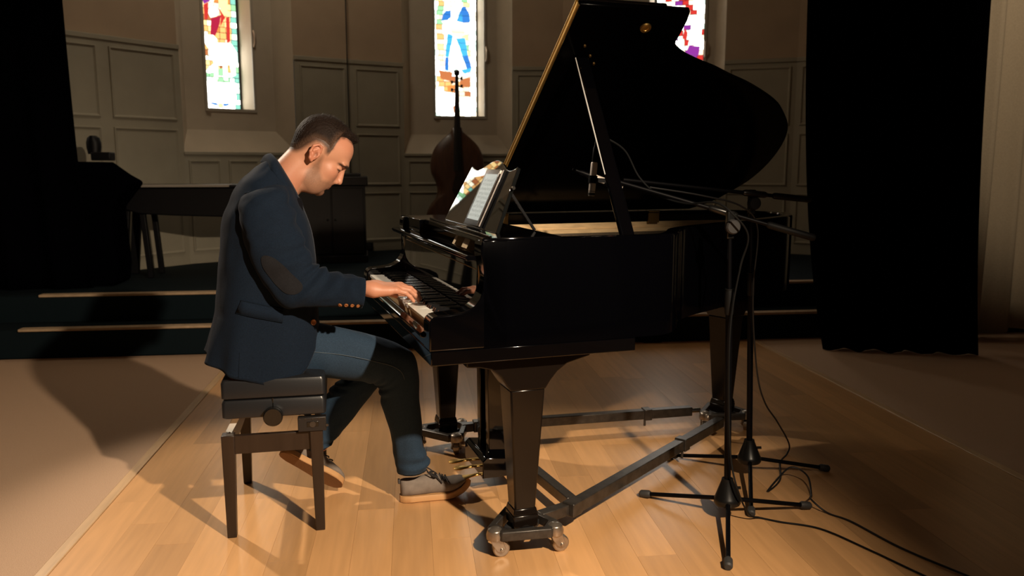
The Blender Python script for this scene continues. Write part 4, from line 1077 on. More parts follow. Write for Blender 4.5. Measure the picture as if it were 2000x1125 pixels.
M_hair = mat('hair_brown', (0.020, 0.010, 0.006), 0.65, bump=0.35, bump_scale=900, spec=0.12)
_nt = M_hair.node_tree; _at = nd(_nt, 'ShaderNodeAttribute', attribute_name='tone'); _nt.links.new(_at.outputs['Color'], _nt.nodes['Principled BSDF'].inputs['Base Color'])
M_eye = mat('eye_white', (0.6, 0.55, 0.5), 0.15)
M_iris = mat('iris', (0.03, 0.025, 0.02), 0.1)
M_jacket = mat('navy_wool', (0.0053, 0.0106, 0.0210), 0.92, noise_scale=260, noise_amt=0.18, bump=0.35, bump_scale=420, spec=0.12, sheen=0.04)
M_patch = mat('elbow_patch_suede', (0.0125, 0.0125, 0.0145), 0.95, noise_scale=300, noise_amt=0.15, spec=0.1)
M_seam = mat('seam_dark', (0.006, 0.010, 0.017), 0.95, spec=0.05)
M_button = mat('horn_button', (0.26, 0.10, 0.035), 0.35)
M_shirt = mat('black_shirt', (0.004, 0.004, 0.006), 0.9, spec=0.1)
M_denim = mat('blue_denim', (0.021, 0.039, 0.066), 0.85, noise_scale=320, noise_amt=0.2, bump=0.3, bump_scale=500, spec=0.12, sheen=0.05)
M_suede = mat('grey_suede', (0.20, 0.165, 0.140), 0.95, noise_scale=24, noise_amt=0.18, bump=0.2, bump_scale=300, spec=0.1)
M_sole = mat('gum_sole', (0.52, 0.285, 0.12), 0.6)
M_tread = mat('gum_tread', (0.20, 0.10, 0.04), 0.7, bump=0.6, bump_scale=160)
M_lace = mat('dark_lace', (0.015, 0.013, 0.014), 0.8)
M_heeltab = mat('heel_tab', (0.05, 0.045, 0.045), 0.8)

YM = 0.72
man = thing('person', 'seated man in navy blazer and jeans with his hands on the piano keys', 'person', PF @ Matrix.Translation((-0.5, YM, 0)))
HT = R(35.0)
EAR = (-0.2640, 1.3780)
HM = Matrix(((math.cos(HT), 0, math.sin(HT), EAR[0]), (0, 1, 0, YM), (-math.sin(HT), 0, math.cos(HT), EAR[1]), (0, 0, 0, 1)))   # head frame -> PF

hairpoly = [(.124, .078), (.117, .090), (.104, .103), (.085, .108), (.064, .106), (.049, .092), (.046, .070), (.052, .048), (.047, .034), (.038, .018), (.026, .018), (.016, .034), (-.004, .038), (-.022, .034), (-.034, .012), (-.046, -.018), (-.058, -.034), (-.080, -.042), (-.13, -.046), (-.14, .2), (.16, .2), (.16, .085)]
def head_sdf(X):
    f, l, u = X; al = np.abs(l); XS = (f, al, u)
    d = ell(XS, (.008, 0, .047), (.106, .087, .101))
    d = smin(d, ell(XS, (.070, 0, .055), (.052, .066, .062)), .02)        # forehead
    d = smin(d, ell(XS, (.096, 0, .028), (.036, .054, .020)), .016)       # brow
    d = smin(d, ell(XS, (.058, 0, -.040), (.060, .066, .078)), .02)       # face
    d = smin(d, ell(XS, (.047, .030, -.092), (.050, .033, .046)), .02)    # jaw
    d = smin(d, ell(XS, (.088, 0, -.105), (.022, .026, .021)), .014)      # chin
    d = smin(d, ell(XS, (.076, .042, -.022), (.028, .024, .024)), .024)   # cheekbone
    d = smin(d, ell(XS, (.094, 0, -.074), (.022, .034, .026)), .012)      # muzzle
    d = smax(d, -ell(XS, (.125, .036, .004), (.020, .021, .012)), .014)   # eye socket
    d = smin(d, ell(XS, (.0975, .035, .003), (.0165, .0215, .0120)), .005)    # lids
    d = smin(d, ell(XS, (.108, .036, .024), (.012, .026, .0070)), .008)   # brow ridge over the eye
    n = cone(XS, (.118, 0, .016), (.133, 0, -.030), .0085, .0105)
    n = smin(n, ell(XS, (.1335, 0, -.037), (.0115, .011, .0095)), .006)
    n = smin(n, ell(XS, (.119, .0125, -.043), (.0135, .0075, .0085)), .006)
    n = smin(n, cone(XS, (.104, 0, .0), (.110, 0, -.044), .012, .016), .012)
    d = smin(d, n, .009)
    d = smax(d, -ell(XS, (.124, .008, -.0525), (.006, .0035, .004)), .003)  # nostril
    d = smin(d, ell(XS, (.1035, 0, -.0705), (.0095, .024, .0055)), .005)  # upper lip
    d = smin(d, ell(XS, (.1025, 0, -.0815), (.0095, .020, .0060)), .005)  # lower lip
    d = smax(d, -cone(XS, (.114, 0, -.0760), (.092, .030, -.0785), .0022, .0016), .003)
    d = smax(d, -ell(XS, (.1095, 0, -.091), (.010, .020, .0045)), .010)   # dent under the lip
    nk = cone(X, (-.022, 0, -.030), (-.052, 0, -.230), .060, .064)
    nk = smin(nk, cone(X, (.000, .0, -.10), (-.02, 0, -.20), .045, .050), .02)
    d = smin(d, nk, .028)
    # ears
    ea = .088 - .30 * (f + .004)
    ea = .089 + np.clip(-(f - .008), 0, 1) * .42
    pl_ = ell((f, al, u), (-.006, .088, .0), (.0195, .0065, .033))
    for a_, b_, r0, r1 in (((.010, .088, .012), (.004, .092, .028), .0042, .0045), ((.004, .092, .028), (-.010, .097, .031), .0045, .0048), ((-.010, .097, .031), (-.023, .100, .016), .0048, .0050),
                           ((-.023, .100, .016), (-.022, .099, -.006), .0050, .0046), ((-.022, .099, -.006), (-.010, .094, -.026), .0046, .0050), ((-.010, .094, -.026), (-.002, .090, -.032), .0065, .0060),
                           ((-.004, .092, .016), (-.013, .094, .004), .0034, .0036), ((-.013, .094, .004), (-.008, .092, -.012), .0036, .0040), ((.010, .089, -.002), (.008, .090, -.010), .0055, .0050)):
        pl_ = smin(pl_, cone(XS, a_, b_, r0, r1), .004)
    pl_ = smax(pl_, -ell(XS, (.001, .100, -.004), (.008, .010, .011)), .004)
    d = smin(d, pl_, .006)
    return d
def hair_t(X):
    f, l, u = X; al = np.abs(l)
    s = -poly_sd(f, u, hairpoly)
    s = s - .010 * np.clip((al - .05) / .03, 0, 1) * (f > .04)
    body = np.clip(s / .030, 0, 1); body = body * body * (3 - 2 * body)
    top = np.clip((u - .055) / .06, 0, 1)
    front = np.clip((f - .03) / .07, 0, 1) * np.clip((u - .08) / .03, 0, 1)
    side = np.clip((al - .05) / .03, 0, 1)
    return -.0022 + body * (.0050 + .0052 * top + .010 * front) * (1 - .22 * side * (1 - top)), s

hh = .0021
X = gridpts((-.125, -.116, -.235), (.158, .116, .172), hh)
HS = head_sdf(X)
hv, hf = surface_nets(HS, (-.125, -.116, -.235), hh)
tt, ss = hair_t((hv[:, 0], hv[:, 1], hv[:, 2]))
# tone: stubble / shaved hair, brows and painted recess shade / ruddy
f_, l_, u_ = hv[:, 0], np.abs(hv[:, 1]), hv[:, 2]
beard = -poly_sd(f_, u_, [(.030, .012), (.040, -.018), (.052, -.045), (.074, -.062), (.096, -.054), (.122, -.056), (.124, -.10), (.105, -.13), (.06, -.145), (.012, -.118), (.004, -.07), (.012, -.03), (.020, .012)])
st_b = np.clip(beard / .014 + .2, 0, 1) * .80
lips = (np.abs(u_ + .0765) < .011) & (f_ > .098) & (l_ < .021)
st_b[lips] = 0.05
brow_ = np.exp(-((u_ - (.0235 - .25 * np.clip(l_ - .040, 0, 1))) / .0060) ** 2) * np.clip((l_ - .008) / .006, 0, 1) * np.clip((.062 - l_) / .008, 0, 1) * (f_ > .07)
lash = np.exp(-((u_ + .0030) / .0026) ** 2) * np.clip((l_ - .016) / .004, 0, 1) * np.clip((.059 - l_) / .004, 0, 1) * (f_ > .074)
fade = np.clip(ss / .018 + .38, 0, 1)
ear_shade = np.exp(-(((f_ - .001) / .006) ** 2 + ((u_ + .004) / .009) ** 2)) * (l_ > .086) * .6  # shade in the ear hollow, painted into the tone
mouth_shade = np.exp(-((u_ + .0768) / .0016) ** 2) * (f_ > .088) * (l_ < .030) * .8  # shade between the lips, painted dark
nostril_shade = np.exp(-(((u_ + .0525) / .003) ** 2 + ((l_ - .008) / .004) ** 2)) * (f_ > .115)  # nostril shade put into the colour
fade = fade * (1 - .85 * np.clip((f_ - .055) / .012, 0, 1) * np.clip((u_ - .070) / .010, 0, 1) * (ss < .012))
tone_g = np.clip(fade + 1.5 * brow_ + 1.3 * lash + .8 * mouth_shade + .9 * nostril_shade + ear_shade * .8, 0, 1)
ruddy = np.clip(np.exp(-(((f_ - .10) / .05) ** 2 + ((u_ + .02) / .03) ** 2)) * .5 + (np.abs(u_) < .04) * (l_ > .088) * .7 + lips * .9 + np.clip((-.02 - u_) / .1, 0, 1) * (f_ < .02) * .5 + np.clip((u_ - .03) / .05, 0, 1) * .45, 0, 1)

# hands -------------------------------------------------------------
def hand_sdf(X, side, ang, spread, td=1.0):
    """x to the fingertips, z up, thumb on +y*side"""
    x, y, z = X; y = y * side; X = (x, y, z)
    fl = lambda p, ra: p
    d = 1e9 * np.ones_like(x)
    Y = (.031, .0095, -.0125, -.033); ML = (.096, .100, .095, .086); MZ = (.006, .010, .008, .001)
    L = ((.046, .027, .021), (.050, .031, .022), (.046, .029, .022), (.036, .022, .020)); RR = ((.0105, .0092, .0082), (.0108, .0095, .0084), (.0102, .0090, .0080), (.0092, .0082, .0074))
    palm = cone(X, (.0, .012, -.004), (.085, .024, -.004), .021, .0155)
    for i in range(4):
        palm = smin(palm, cone(X, (.004, Y[i] * .55, -.003), (ML[i], Y[i], MZ[i] - .004), .0185, .0125), .016)
    palm = smin(palm, cone(X, (.015, -.022, -.012), (.06, -.030, -.008), .016, .013), .015)
    palm = smin(palm, cone(X, (.02, .026, -.012), (.055, .036, -.012), .017, .013), .015)
    wr = smin(cone(X, (-.055, -.006, .0), (.01, -.010, .0), .017, .0205), cone(X, (-.055, .006, .0), (.01, .010, .0), .017, .0205), .02)
    d = smin(palm, wr, .02)
    for i in range(4):
        p = np.array((ML[i], Y[i], MZ[i] - .004)); a = 0.0
        az = spread * (1.5 - i) * .06
        for k in range(3):
            a = ang[i][k]
            dirv = np.array((math.cos(a) * math.cos(az), math.sin(az) * math.cos(a), -math.sin(a)))
            q = p + dirv * L[i][k]
            r0 = RR[i][k] * (1.12 if k == 0 else 1.06); r1 = RR[i][min(k + 1, 2)] * (1.02 if k < 2 else .86)
            d = smin(d, cone(X, p, q, r0, r1), .008 if k == 0 else .003)
            p = q
    t0, t1, t2, t3 = (.022, .028, -.012), (.058, .050, -.022 * td), (.088, .060, -.034 * td), (.110, .060, -.046 * td)
    d = smin(d, cone(X, t0, t1, .0165, .0125), .012); d = smin(d, cone(X, t1, t2, .0120, .0108), .004); d = smin(d, cone(X, t2, t3, .0105, .0085), .003)
    return d
def deg(*r): return [[R(a) for a in q] for q in r]
AR = deg((12, 36, 50), (10, 38, 52), (12, 40, 54), (14, 38, 50))
AL = deg((8, 36, 52), (22, 52, 66), (12, 44, 60), (10, 38, 56))
hres = .0017
XH = gridpts((-.14, -.062, -.085), (.205, .085, .045), hres)
hands = []
for side, ang in ((1, AR), (-1, AL)):
    Fh = hand_sdf(XH, side, ang, .45, .8) if side == 1 else hand_sdf((XH[0], XH[1], XH[2]), 1, ang, .8, .45)
    v_, q_ = surface_nets(Fh, (-.14, -.062, -.085), hres)
    if side == -1: v_ = v_ * np.array((1, -1, 1)); q_ = q_[:, ::-1]
    hands.append((v_, q_))
RWR = (-0.1190, 0.9070)      # right wrist in PF x,z
HRM = Matrix.Translation((RWR[0], 0.405, RWR[1])) @ Matrix.Rotation(R(2), 4, 'Z') @ Matrix.Rotation(R(3), 4, 'Y')
LWR = (-0.0730, 0.8810)
HLM = Matrix.Translation((LWR[0], 0.60, LWR[1])) @ Matrix.Rotation(R(-6), 4, 'Z') @ Matrix.Rotation(R(1), 4, 'Y')

# the rest of the body, under the clothes (coarse)
def bdy(X):
    x, y, z = X
    pel = (-.50, YM, .70); che = (-.47, YM, 1.00); nb = (-.375, YM, 1.27)
    d = smin(ell(X, pel, (.12, .15, .10)), cone(X, pel, che, .08, .08), .05)
    d = smin(d, cone(X, che, (-.43, YM, 1.18), .08, .06), .05)
    d = smin(d, cone(X, (-.43, YM, 1.20), nb, .06, .055), .03)
    for s in (-1, 1):
        sh = (-.42, YM + s * .14, 1.17); elb = (-.36, .50 if s < 0 else .86, .93); wr = (RWR[0] - .05, .41, RWR[1] + .003) if s < 0 else (LWR[0] - .05, .59, LWR[1] + .003)
        d = smin(d, cone(X, (-.43, YM, 1.17), sh, .05, .045), .03)
        d = smin(d, cone(X, sh, elb, .045, .034), .02); d = smin(d, cone(X, elb, wr, .028, .014), .01)
    for hip, kn, an in (((-.52, .655, .68), (0.0060, 0.5720), (0.0660, 0.1870)), ((-.52, .80, .68), (-0.0620, 0.5390), (-0.2680, 0.2200))):
        yk = .62 if hip[1] < .7 else .82; ya = .645 if hip[1] < .7 else .80
        d = smin(d, cone(X, hip, (kn[0], yk, kn[1]), .070, .045), .03); d = smin(d, cone(X, (kn[0], yk, kn[1]), (an[0], ya, an[1]), .042, .030), .02)
    return d
bres = .014
XB = gridpts((-.80, .30, .06), (.20, 1.12, 1.36), bres)
bv, bq = surface_nets(bdy(XB), (-.80, .30, .06), bres)
def xf(M, v): return v @ np.array(M.to_3x3()).T + np.array(M.translation)
parts_v = [xf(HM, hv), xf(HRM, hands[0][0]), xf(HLM, hands[1][0]), bv]
parts_f = [hf, hands[0][1], hands[1][1], bq]
allv = np.concatenate(parts_v); off = 0; allf = []
for v_, q_ in zip(parts_v, parts_f):
    allf.append(q_ + off); off += len(v_)
allf = np.concatenate(allf)
tone = np.zeros((len(allv), 4)); tone[:, 3] = 1
tone[:len(hv), 0] = st_b; tone[:len(hv), 1] = tone_g; tone[:len(hv), 2] = ruddy
tone[len(hv):, 2] = .35
def np_mesh(name, v, q, mats, parent, F=PF):
    X_ = WM[parent.name].inverted() @ F
    me = bpy.data.meshes.new(name)
    v = xf(X_, np.asarray(v))
    me.vertices.add(len(v)); me.vertices.foreach_set('co', v.astype(np.float32).ravel())
    me.loops.add(q.size); me.loops.foreach_set('vertex_index', q.astype(np.int32).ravel())
    me.polygons.add(len(q)); me.polygons.foreach_set('loop_start', np.arange(len(q), dtype=np.int32) * q.shape[1])
    me.update(calc_edges=True); me.validate()
    for m in (mats if isinstance(mats, list) else [mats]): me.materials.append(m)
    me.polygons.foreach_set('use_smooth', [True] * len(me.polygons))
    o = bpy.data.objects.new(name, me); return link(o, parent)
body = np_mesh('body', allv, allf, M_skin, man)
ca = body.data.color_attributes.new('tone', 'FLOAT_COLOR', 'POINT')
ca.data.foreach_set('color', tone.astype(np.float32).ravel())
# hair
Xh = gridpts((-.125, -.108, -.06), (.160, .108, .180), .0022)
T_, S_ = hair_t(Xh)
rs = np.random.RandomState(3)
wv = .0004 * np.sin(Xh[1] * 700 + 3 * np.sin(Xh[0] * 60) + Xh[2] * 120) + .0005 * np.sin(Xh[1] * 1100 + Xh[0] * 260 + 2 * np.sin(Xh[2] * 190)) + .0004 * np.sin(Xh[2] * 800 + Xh[0] * 900 + 2 * np.sin(Xh[1] * 130))
HF_ = head_sdf(Xh) - T_ - wv * np.clip(S_ / .03, 0, 1)
HF_ = np.maximum(HF_, -(S_ + .004))
v_, q_ = surface_nets(HF_, (-.125, -.108, -.06), .0022)
hair = np_mesh('hair', xf(HM, v_), q_, M_hair, man)
def hair_col(v):
    s_ = hair_t((v[:, 0], v[:, 1], v[:, 2]))[1]
    k = np.clip((s_ - .010) / .030, 0, 1); k = k * k * (3 - 2 * k)
    k = np.maximum(k, np.clip((v[:, 0] - .030) / .015, 0, 1) * np.clip((v[:, 2] - .072) / .010, 0, 1))
    rn = np.random.RandomState(5).uniform(.7, 1.3, len(v))[:, None]
    c = np.array((.075, .042, .027)) * (1 - k[:, None]) + np.array((.013, .0075, .0055)) * k[:, None]
    return np.concatenate((c * rn, np.ones((len(v), 1))), 1)
hair.data.color_attributes.new('tone', 'FLOAT_COLOR', 'POINT').data.foreach_set('color', hair_col(v_).astype(np.float32).ravel())
# loose hair tufts so the outline is not smooth
rr = random.Random(12); tf = MB()
cand = [i for i in range(len(v_)) if v_[i][2] > .05 and -.09 < v_[i][0] < .13]
hs = v_
for i in rr.sample(cand, min(5000, len(cand))):
    p = Vector(hs[i]); u = max(0, (p.z - .05) / .1)
    nrm = Vector((p.x - .01, p.y, p.z - .05)).normalized()
    d = (nrm * rr.uniform(.5, 1.0) + Vector((rr.uniform(.3, .9), rr.uniform(-.35, .35), rr.uniform(-.1, .4)))).normalized()
    L = rr.uniform(.004, .009) * (.5 + u) * (1.5 if p.x > .07 else 1.0)
    s = d.cross(nrm); s = s.normalized() * .0007 if s.length > 1e-4 else Vector((0, .0007, 0))
    b = p - nrm * .002
    tf.add([b - s, b + s, b + d * L + nrm * .0015], [(0, 1, 2)])
for k in range(26):      # cowlick on the crown
    a = rr.uniform(-.9, .9); p = Vector((-.018 + rr.uniform(-.012, .012), rr.uniform(-.015, .015), .150))
    d = Vector((a * .8 - .4, rr.uniform(-.4, .4), 1.0)).normalized() * rr.uniform(.008, .016)
    tf.add([p + Vector((-.0008, 0, -.006)), p + Vector((.0008, .0004, -.006)), p + d], [(0, 1, 2)])
o = part('hair_strands', tf, M_hair, hair, PF @ HM, smooth=False); o['kind'] = 'stuff'
o.data.color_attributes.new('tone', 'FLOAT_COLOR', 'POINT').data.foreach_set('color', hair_col(np.array(tf.v)).astype(np.float32).ravel())
for s in (-1, 1):
    ey = part('eye', MB().ball((.0965, s * .034, -.0015), .0128), M_eye, man, PF @ HM)
    part('iris', MB().ball((.1035, s * .034, -.0065), .0060), M_iris, ey, PF @ HM)

# --- clothes -------------------------------------------------------
def ring_pair(b, f, yc, w, e, n, bulge=0.0):
    """closed ring in the plane through points b and f (x,z) and the y axis"""
    cx, cz = (b[0] + f[0]) / 2, (b[1] + f[1]) / 2; ax_, az_ = (f[0] - b[0]) / 2, (f[1] - b[1]) / 2
    out = []
    for k in range(n):
        t = 2 * math.pi * k / n; c, s = math.cos(t), math.sin(t)
        cc = math.copysign(abs(c) ** (2 / e), c); s2 = math.copysign(abs(s) ** (2 / e), s)
        out.append((cx + ax_ * cc, yc + w * s2, cz + az_ * cc))
    return out
def loft_pairs(st, nr, n, amp=0.0, fs=8.0, ft=2.0, seed=0.0, creases=(), e=2.3):
    rows = catmull([(s[0][0], s[0][1], s[1][0], s[1][1], s[2], s[3]) for s in st], nr)
    rings = []
    for i, r in enumerate(rows):
        g = i / (nr - 1)
        ring = ring_pair((r[0], r[1]), (r[2], r[3]), r[4], r[5], e, n)
        cx, cy, cz = np.mean(ring, axis=0)
        out = []
        for k, p in enumerate(ring):
            th = 2 * math.pi * k / n
            dn = amp * (noise.noise(Vector((g * fs + .8 * math.sin(th + seed), ft * math.cos(th), ft * math.sin(th) + seed))) + .5 * noise.noise(Vector((g * fs * 2.3 + math.cos(th), 2 * ft * math.cos(th) + seed, 2 * ft * math.sin(th)))))
            for (g0, wd, am, fr_, ph, th0, tw) in creases:
                dn += am * math.exp(-((g - g0) / wd) ** 2) * math.sin(fr_ * (g - g0) + ph + 1.2 * math.sin(th)) * (math.exp(-((math.atan2(math.sin(th - th0), math.cos(th - th0))) / tw) ** 2))
            v = Vector(p) - Vector((cx, cy, cz)); L = v.length
            out.append(tuple(Vector((cx, cy, cz)) + v * (1 + dn / max(L, .02))))
        rings.append(out)
    return rings
TOR = [((-0.4230, 1.3660), (-0.3660, 1.2840), YM, .082), ((-0.4580, 1.3400), (-0.3440, 1.2440), YM, .128), ((-0.5050, 1.3030), (-0.3290, 1.2040), YM, .172), ((-0.5500, 1.2550), (-0.3120, 1.1610), YM, .196), ((-0.5810, 1.1890), (-0.2930, 1.1030), YM, .204),
       ((-0.6020, 1.1180), (-0.2820, 1.0410), YM, .205), ((-0.6160, 1.0250), (-0.2730, 0.9620), YM, .206), ((-0.6290, 0.9120), (-0.2670, 0.8750), YM, .208), ((-0.6430, 0.8070), (-0.2660, 0.7960), YM, .214)]
NR, NS = 56, 96
rings = loft_pairs(TOR, NR, NS, amp=.007, fs=5, ft=1.6, seed=2.0, e=2.5)
# skirt of the jacket down to the curved hem
hem = [(-0.6800, 0.6390), (-0.6320, 0.6160), (-0.5860, 0.5970), (-0.5280, 0.5780), (-0.4700, 0.5580), (-0.4320, 0.5520), (-0.3960, 0.5570), (-0.3650, 0.5750), (-0.3320, 0.6070), (-0.3090, 0.6440), (-0.2890, 0.6820), (-0.2720, 0.7200)]
hx = [p[0] for p in hem]; hz = [p[1] for p in hem]
base = rings[-1]
x0h, x1h = (-0.6860, 0.5920)[0], (-0.2710, 0.7160)[0]
SK = 22
for i in range(1, SK + 1):
    t = i / SK; out = []
    for k in range(NS):
        th = 2 * math.pi * k / NS; c, s = math.cos(th), math.sin(th)
        cc = math.copysign(abs(c) ** .8, c); s2 = math.copysign(abs(s) ** .62, s)
        ex = (x0h + x1h) / 2 + (x1h - x0h) / 2 * cc; ey_ = YM + .224 * s2
        ez = float(np.interp(ex, hx, hz))
        if s > -.2: ez = max(ez, .60 + .0 * s)
        b = base[k]
        fold = .010 * t * math.sin(9 * th + 1.0) * (1 if c < -.2 else .25) + .004 * t * noise.noise(Vector((th * 2, t * 3, 1)))
        px_ = b[0] + (ex - b[0]) * t; py_ = b[1] + (ey_ - b[1]) * t ** .8; pz_ = b[2] + (ez - b[2]) * t
        v = Vector((px_ + .16, py_ - YM, 0)); v = v.normalized() if v.length > 0 else v
        out.append((px_ + v.x * fold, py_ + v.y * fold, pz_))
    rings.append(out)
jk = part('jacket', MB().loft(rings[::-1], cap=False), M_jacket, man, PF, sharp=None, fix=True)
sl = jk.modifiers.new('solid', 'SOLIDIFY'); sl.thickness = 0.004; sl.offset = -1
# sleeves
SLV = [((-0.4870, 1.2540), (-0.4160, 1.2820), .622, .045), ((-0.5230, 1.2340), (-0.3840, 1.2580), .585, .068), ((-0.5400, 1.1910), (-0.3630, 1.2000), .560, .078), ((-0.5410, 1.1290), (-0.3480, 1.1430), .542, .080), ((-0.5280, 1.0680), (-0.3300, 1.0890), .527, .078), ((-0.5010, 0.9920), (-0.3120, 1.0360), .510, .073),
       ((-0.4640, 0.9120), (-0.2990, 0.9920), .498, .068), ((-0.4100, 0.8450), (-0.2710, 0.9750), .482, .063), ((-0.3330, 0.8460), (-0.2250, 0.9590), .460, .058), ((-0.2380, 0.8440), (-0.1730, 0.9530), .425, .054), ((-0.1510, 0.8380), (-0.1350, 0.9440), .398, .050)]
SEC = ((.62, .09, .009, 75, 0.4, 0.0, 1.3), (.50, .10, .008, 60, 1.0, -.8, 1.1), (.78, .10, .007, 62, 0, -.6, 1.6), (.22, .12, .007, 44, 0, -.3, 1.1))
srings = loft_pairs(SLV, 90, 56, amp=.0065, fs=9, ft=1.3, seed=5.0, creases=SEC, e=2.15)
def finish_cuff(rings):
    last = rings[-1]; c = np.mean(last, axis=0)
    rings.append([tuple(c + (np.array(p) - c) * .93) for p in last])
    prev = rings[-2]; c2 = np.mean(prev, axis=0)
    rings.append([tuple(c2 + (np.array(p) - c2) * .90 - (c - np.mean(rings[-6], axis=0)) * .6) for p in prev])
    return rings
srings = finish_cuff(srings)
slR = part('sleeve', MB().loft(srings[::-1], cap=False), M_jacket, jk, PF, sharp=None, fix=True)
SLL = [((-0.4810, 1.2470), (-0.4050, 1.2780), 2 * YM - .622, .045), ((-0.5190, 1.2240), (-0.3670, 1.2500), .860, .066), ((-0.5340, 1.1710), (-0.3420, 1.1820), .880, .074), ((-0.5350, 1.1050), (-0.3240, 1.1170), .892, .076), ((-0.5200, 1.0360), (-0.3030, 1.0550), .895, .073), ((-0.4900, 0.9490), (-0.2820, 0.9940), .885, .068),
       ((-0.4480, 0.8660), (-0.2680, 0.9430), .862, .063), ((-0.3900, 0.7920), (-0.2390, 0.9220), .825, .058), ((-0.3070, 0.7970), (-0.1930, 0.9080), .765, .053), ((-0.2100, 0.8010), (-0.1390, 0.9040), .685, .049), ((-0.1250, 0.8020), (-0.1130, 0.8980), .612, .045)]
lrings = finish_cuff(loft_pairs(SLL, 90, 56, amp=.0045, fs=9, ft=1.3, seed=9.0, creases=SEC, e=2.15))
slL = part('sleeve', MB().loft(lrings[::-1], cap=False), M_jacket, jk, PF, sharp=None, fix=True)
def on_sleeve(g, th, out=.002, rings=srings):
    """point on the sleeve at length g (0..1) and ring angle th"""
    n = 90; i = min(max(g, 0), 1) * (n - 1); i0 = min(int(i), n - 2); fi = i - i0
    k = (th / (2 * math.pi) * 56) % 56; k0 = int(k); fk = k - k0
    P = lambda a, b: Vector(rings[a][b % 56])
    p = (P(i0, k0) * (1 - fk) + P(i0, k0 + 1) * fk) * (1 - fi) + (P(i0 + 1, k0) * (1 - fk) + P(i0 + 1, k0 + 1) * fk) * fi
    c = Vector(np.mean(rings[i0], axis=0))
    return p + (p - c).normalized() * out
# elbow patch on the outside of the right arm (long oval)
pt = []
for i in range(29):
    row = []
    a = math.sin((i / 28 - .5) * math.pi)
    for j in range(11):
        b = (j / 10 * 2 - 1) * math.sqrt(max(1 - abs(a) ** 2.6, 0.0))
        row.append(on_sleeve(.575 + .115 * a, R(252 + 12 * a) - R(22) * b, .0022))
    pt.append(row)
part('elbow_patch', MB().grid(pt), M_patch, slR, PF, sharp=None)
for k in range(4):
    c_ = on_sleeve(.905 + .024 * k, R(226), .0); ax = (c_ - Vector(np.mean(srings[82], axis=0))).normalized()
    part('cuff_button', MB().lathe([(0.0, 0.0), (.0068, 0.0), (.0072, .003), (.0055, .0042), (.004, .003), (0.0, .003)], c_, 14, ax), M_button, slR, PF)
# shoulder seams
part('sleeve_seam', MB().tube([on_sleeve(.055 + .035 * math.cos(2 * a - .5), a, .0005) for a in np.linspace(R(150), R(330), 30)], .0022, 6), M_seam, slR, PF)
# collar and lapels
def strip(inn, outp, mirror, thick=.005):
    I = catmull(inn, 26); O2 = catmull(outp, 26); rows = []
    for a, b in zip(I, O2):
        row = []
        for k in range(6):
            t = k / 5; p = a + (b - a) * t
            bump_ = .014 * math.sin(math.pi * min(t * 1.15, 1))
            row.append((p[0] - .3 * bump_, (p[1] - bump_ * (1 if p[1] < YM else 0)) if not mirror else 2 * YM - (p[1] - bump_), p[2] + .5 * bump_))
        rows.append(row)
    return MB().grid(rows)
def p3(q, y): return (q[0], y, q[1])
cin = [p3((-0.4190, 1.3750), .72), p3((-0.4130, 1.3680), .685), p3((-0.3980, 1.3450), .650), p3((-0.3700, 1.2940), .640), p3((-0.3410, 1.2400), .652), p3((-0.3150, 1.1750), .664), p3((-0.2930, 1.1100), .676), p3((-0.2810, 1.0450), .684), p3((-0.2740, 0.9570), .692)]
cou = [p3((-0.4560, 1.3460), .72), p3((-0.4460, 1.3400), .672), p3((-0.4230, 1.3130), .607), p3((-0.3930, 1.2670), .590), p3((-0.3710, 1.2230), .592), p3((-0.3510, 1.1560), .596), p3((-0.3290, 1.0960), .610), p3((-0.3070, 1.0330), .636), p3((-0.2850, 0.9600), .676)]
for mir in (False, True):
    lp_ = part('lapel', strip(cin, cou, mir), M_jacket, jk, PF, sharp=None)
    s_ = lp_.modifiers.new('solid', 'SOLIDIFY'); s_.thickness = .007; s_.offset = 0
# pocket flap, front button, side seam
def flank(u_, v_, out=.003):
    """point on the near flank of the jacket for side-view position (x,z)"""
    best = None
    for r_ in rings[20:]:
        for k in range(NS // 2, NS):
            p = r_[k]; d = (p[0] - u_) ** 2 + (p[2] - v_) ** 2
            if best is None or d < best[0]: best = (d, p[1])
    return (u_, best[1] - out, v_)
fl = []
A0, A1, A2, A3 = (-0.5490, 0.8670), (-0.4100, 0.8300), (-0.4130, 0.7890), (-0.5680, 0.8260)
for i in range(3):
    row = []
    for j in range(9):
        t = j / 8; s = i / 2
        top = (A0[0] + (A1[0] - A0[0]) * t, A0[1] + (A1[1] - A0[1]) * t); bo2 = (A3[0] + (A2[0] - A3[0]) * t, A3[1] + (A2[1] - A3[1]) * t)
        row.append(flank(top[0] + (bo2[0] - top[0]) * s, top[1] + (bo2[1] - top[1]) * s, .0025 + .003 * s))
    fl.append(row)
pf_ = part('pocket_flap', MB().grid(fl), M_jacket, jk, PF, sharp=None)
s_ = pf_.modifiers.new('solid', 'SOLIDIFY'); s_.thickness = .0035; s_.offset = 0
part('pocket_welt', MB().tube([(p[0], p[1] - .0008, p[2] + .002) for p in fl[0]], .0016, 6), M_seam, jk, PF)
part('flap_edge', MB().tube([(p[0], p[1] + .001, p[2] - .002) for p in fl[2]], .0020, 6), M_seam, jk, PF)
bq_ = (-0.3030, 0.7680); c_ = Vector(flank(bq_[0], bq_[1], .006))
part('front_button', MB().lathe([(0.0, 0.0), (.0105, 0.0), (.0112, .004), (.0088, .0055), (.006, .004), (0.0, .004)], c_, 18, (.35, -1, .1)), M_button, jk, PF)
for pxs in ([(-0.5630, 0.6860), (-0.5670, 0.6400), (-0.5700, 0.5980)],):
    pts = catmull([flank(p[0], p[1], .0005) for p in pxs], 12)
    part('dart_seam', MB().tube([tuple(p) for p in pts], .0013, 5), M_seam, jk, PF)
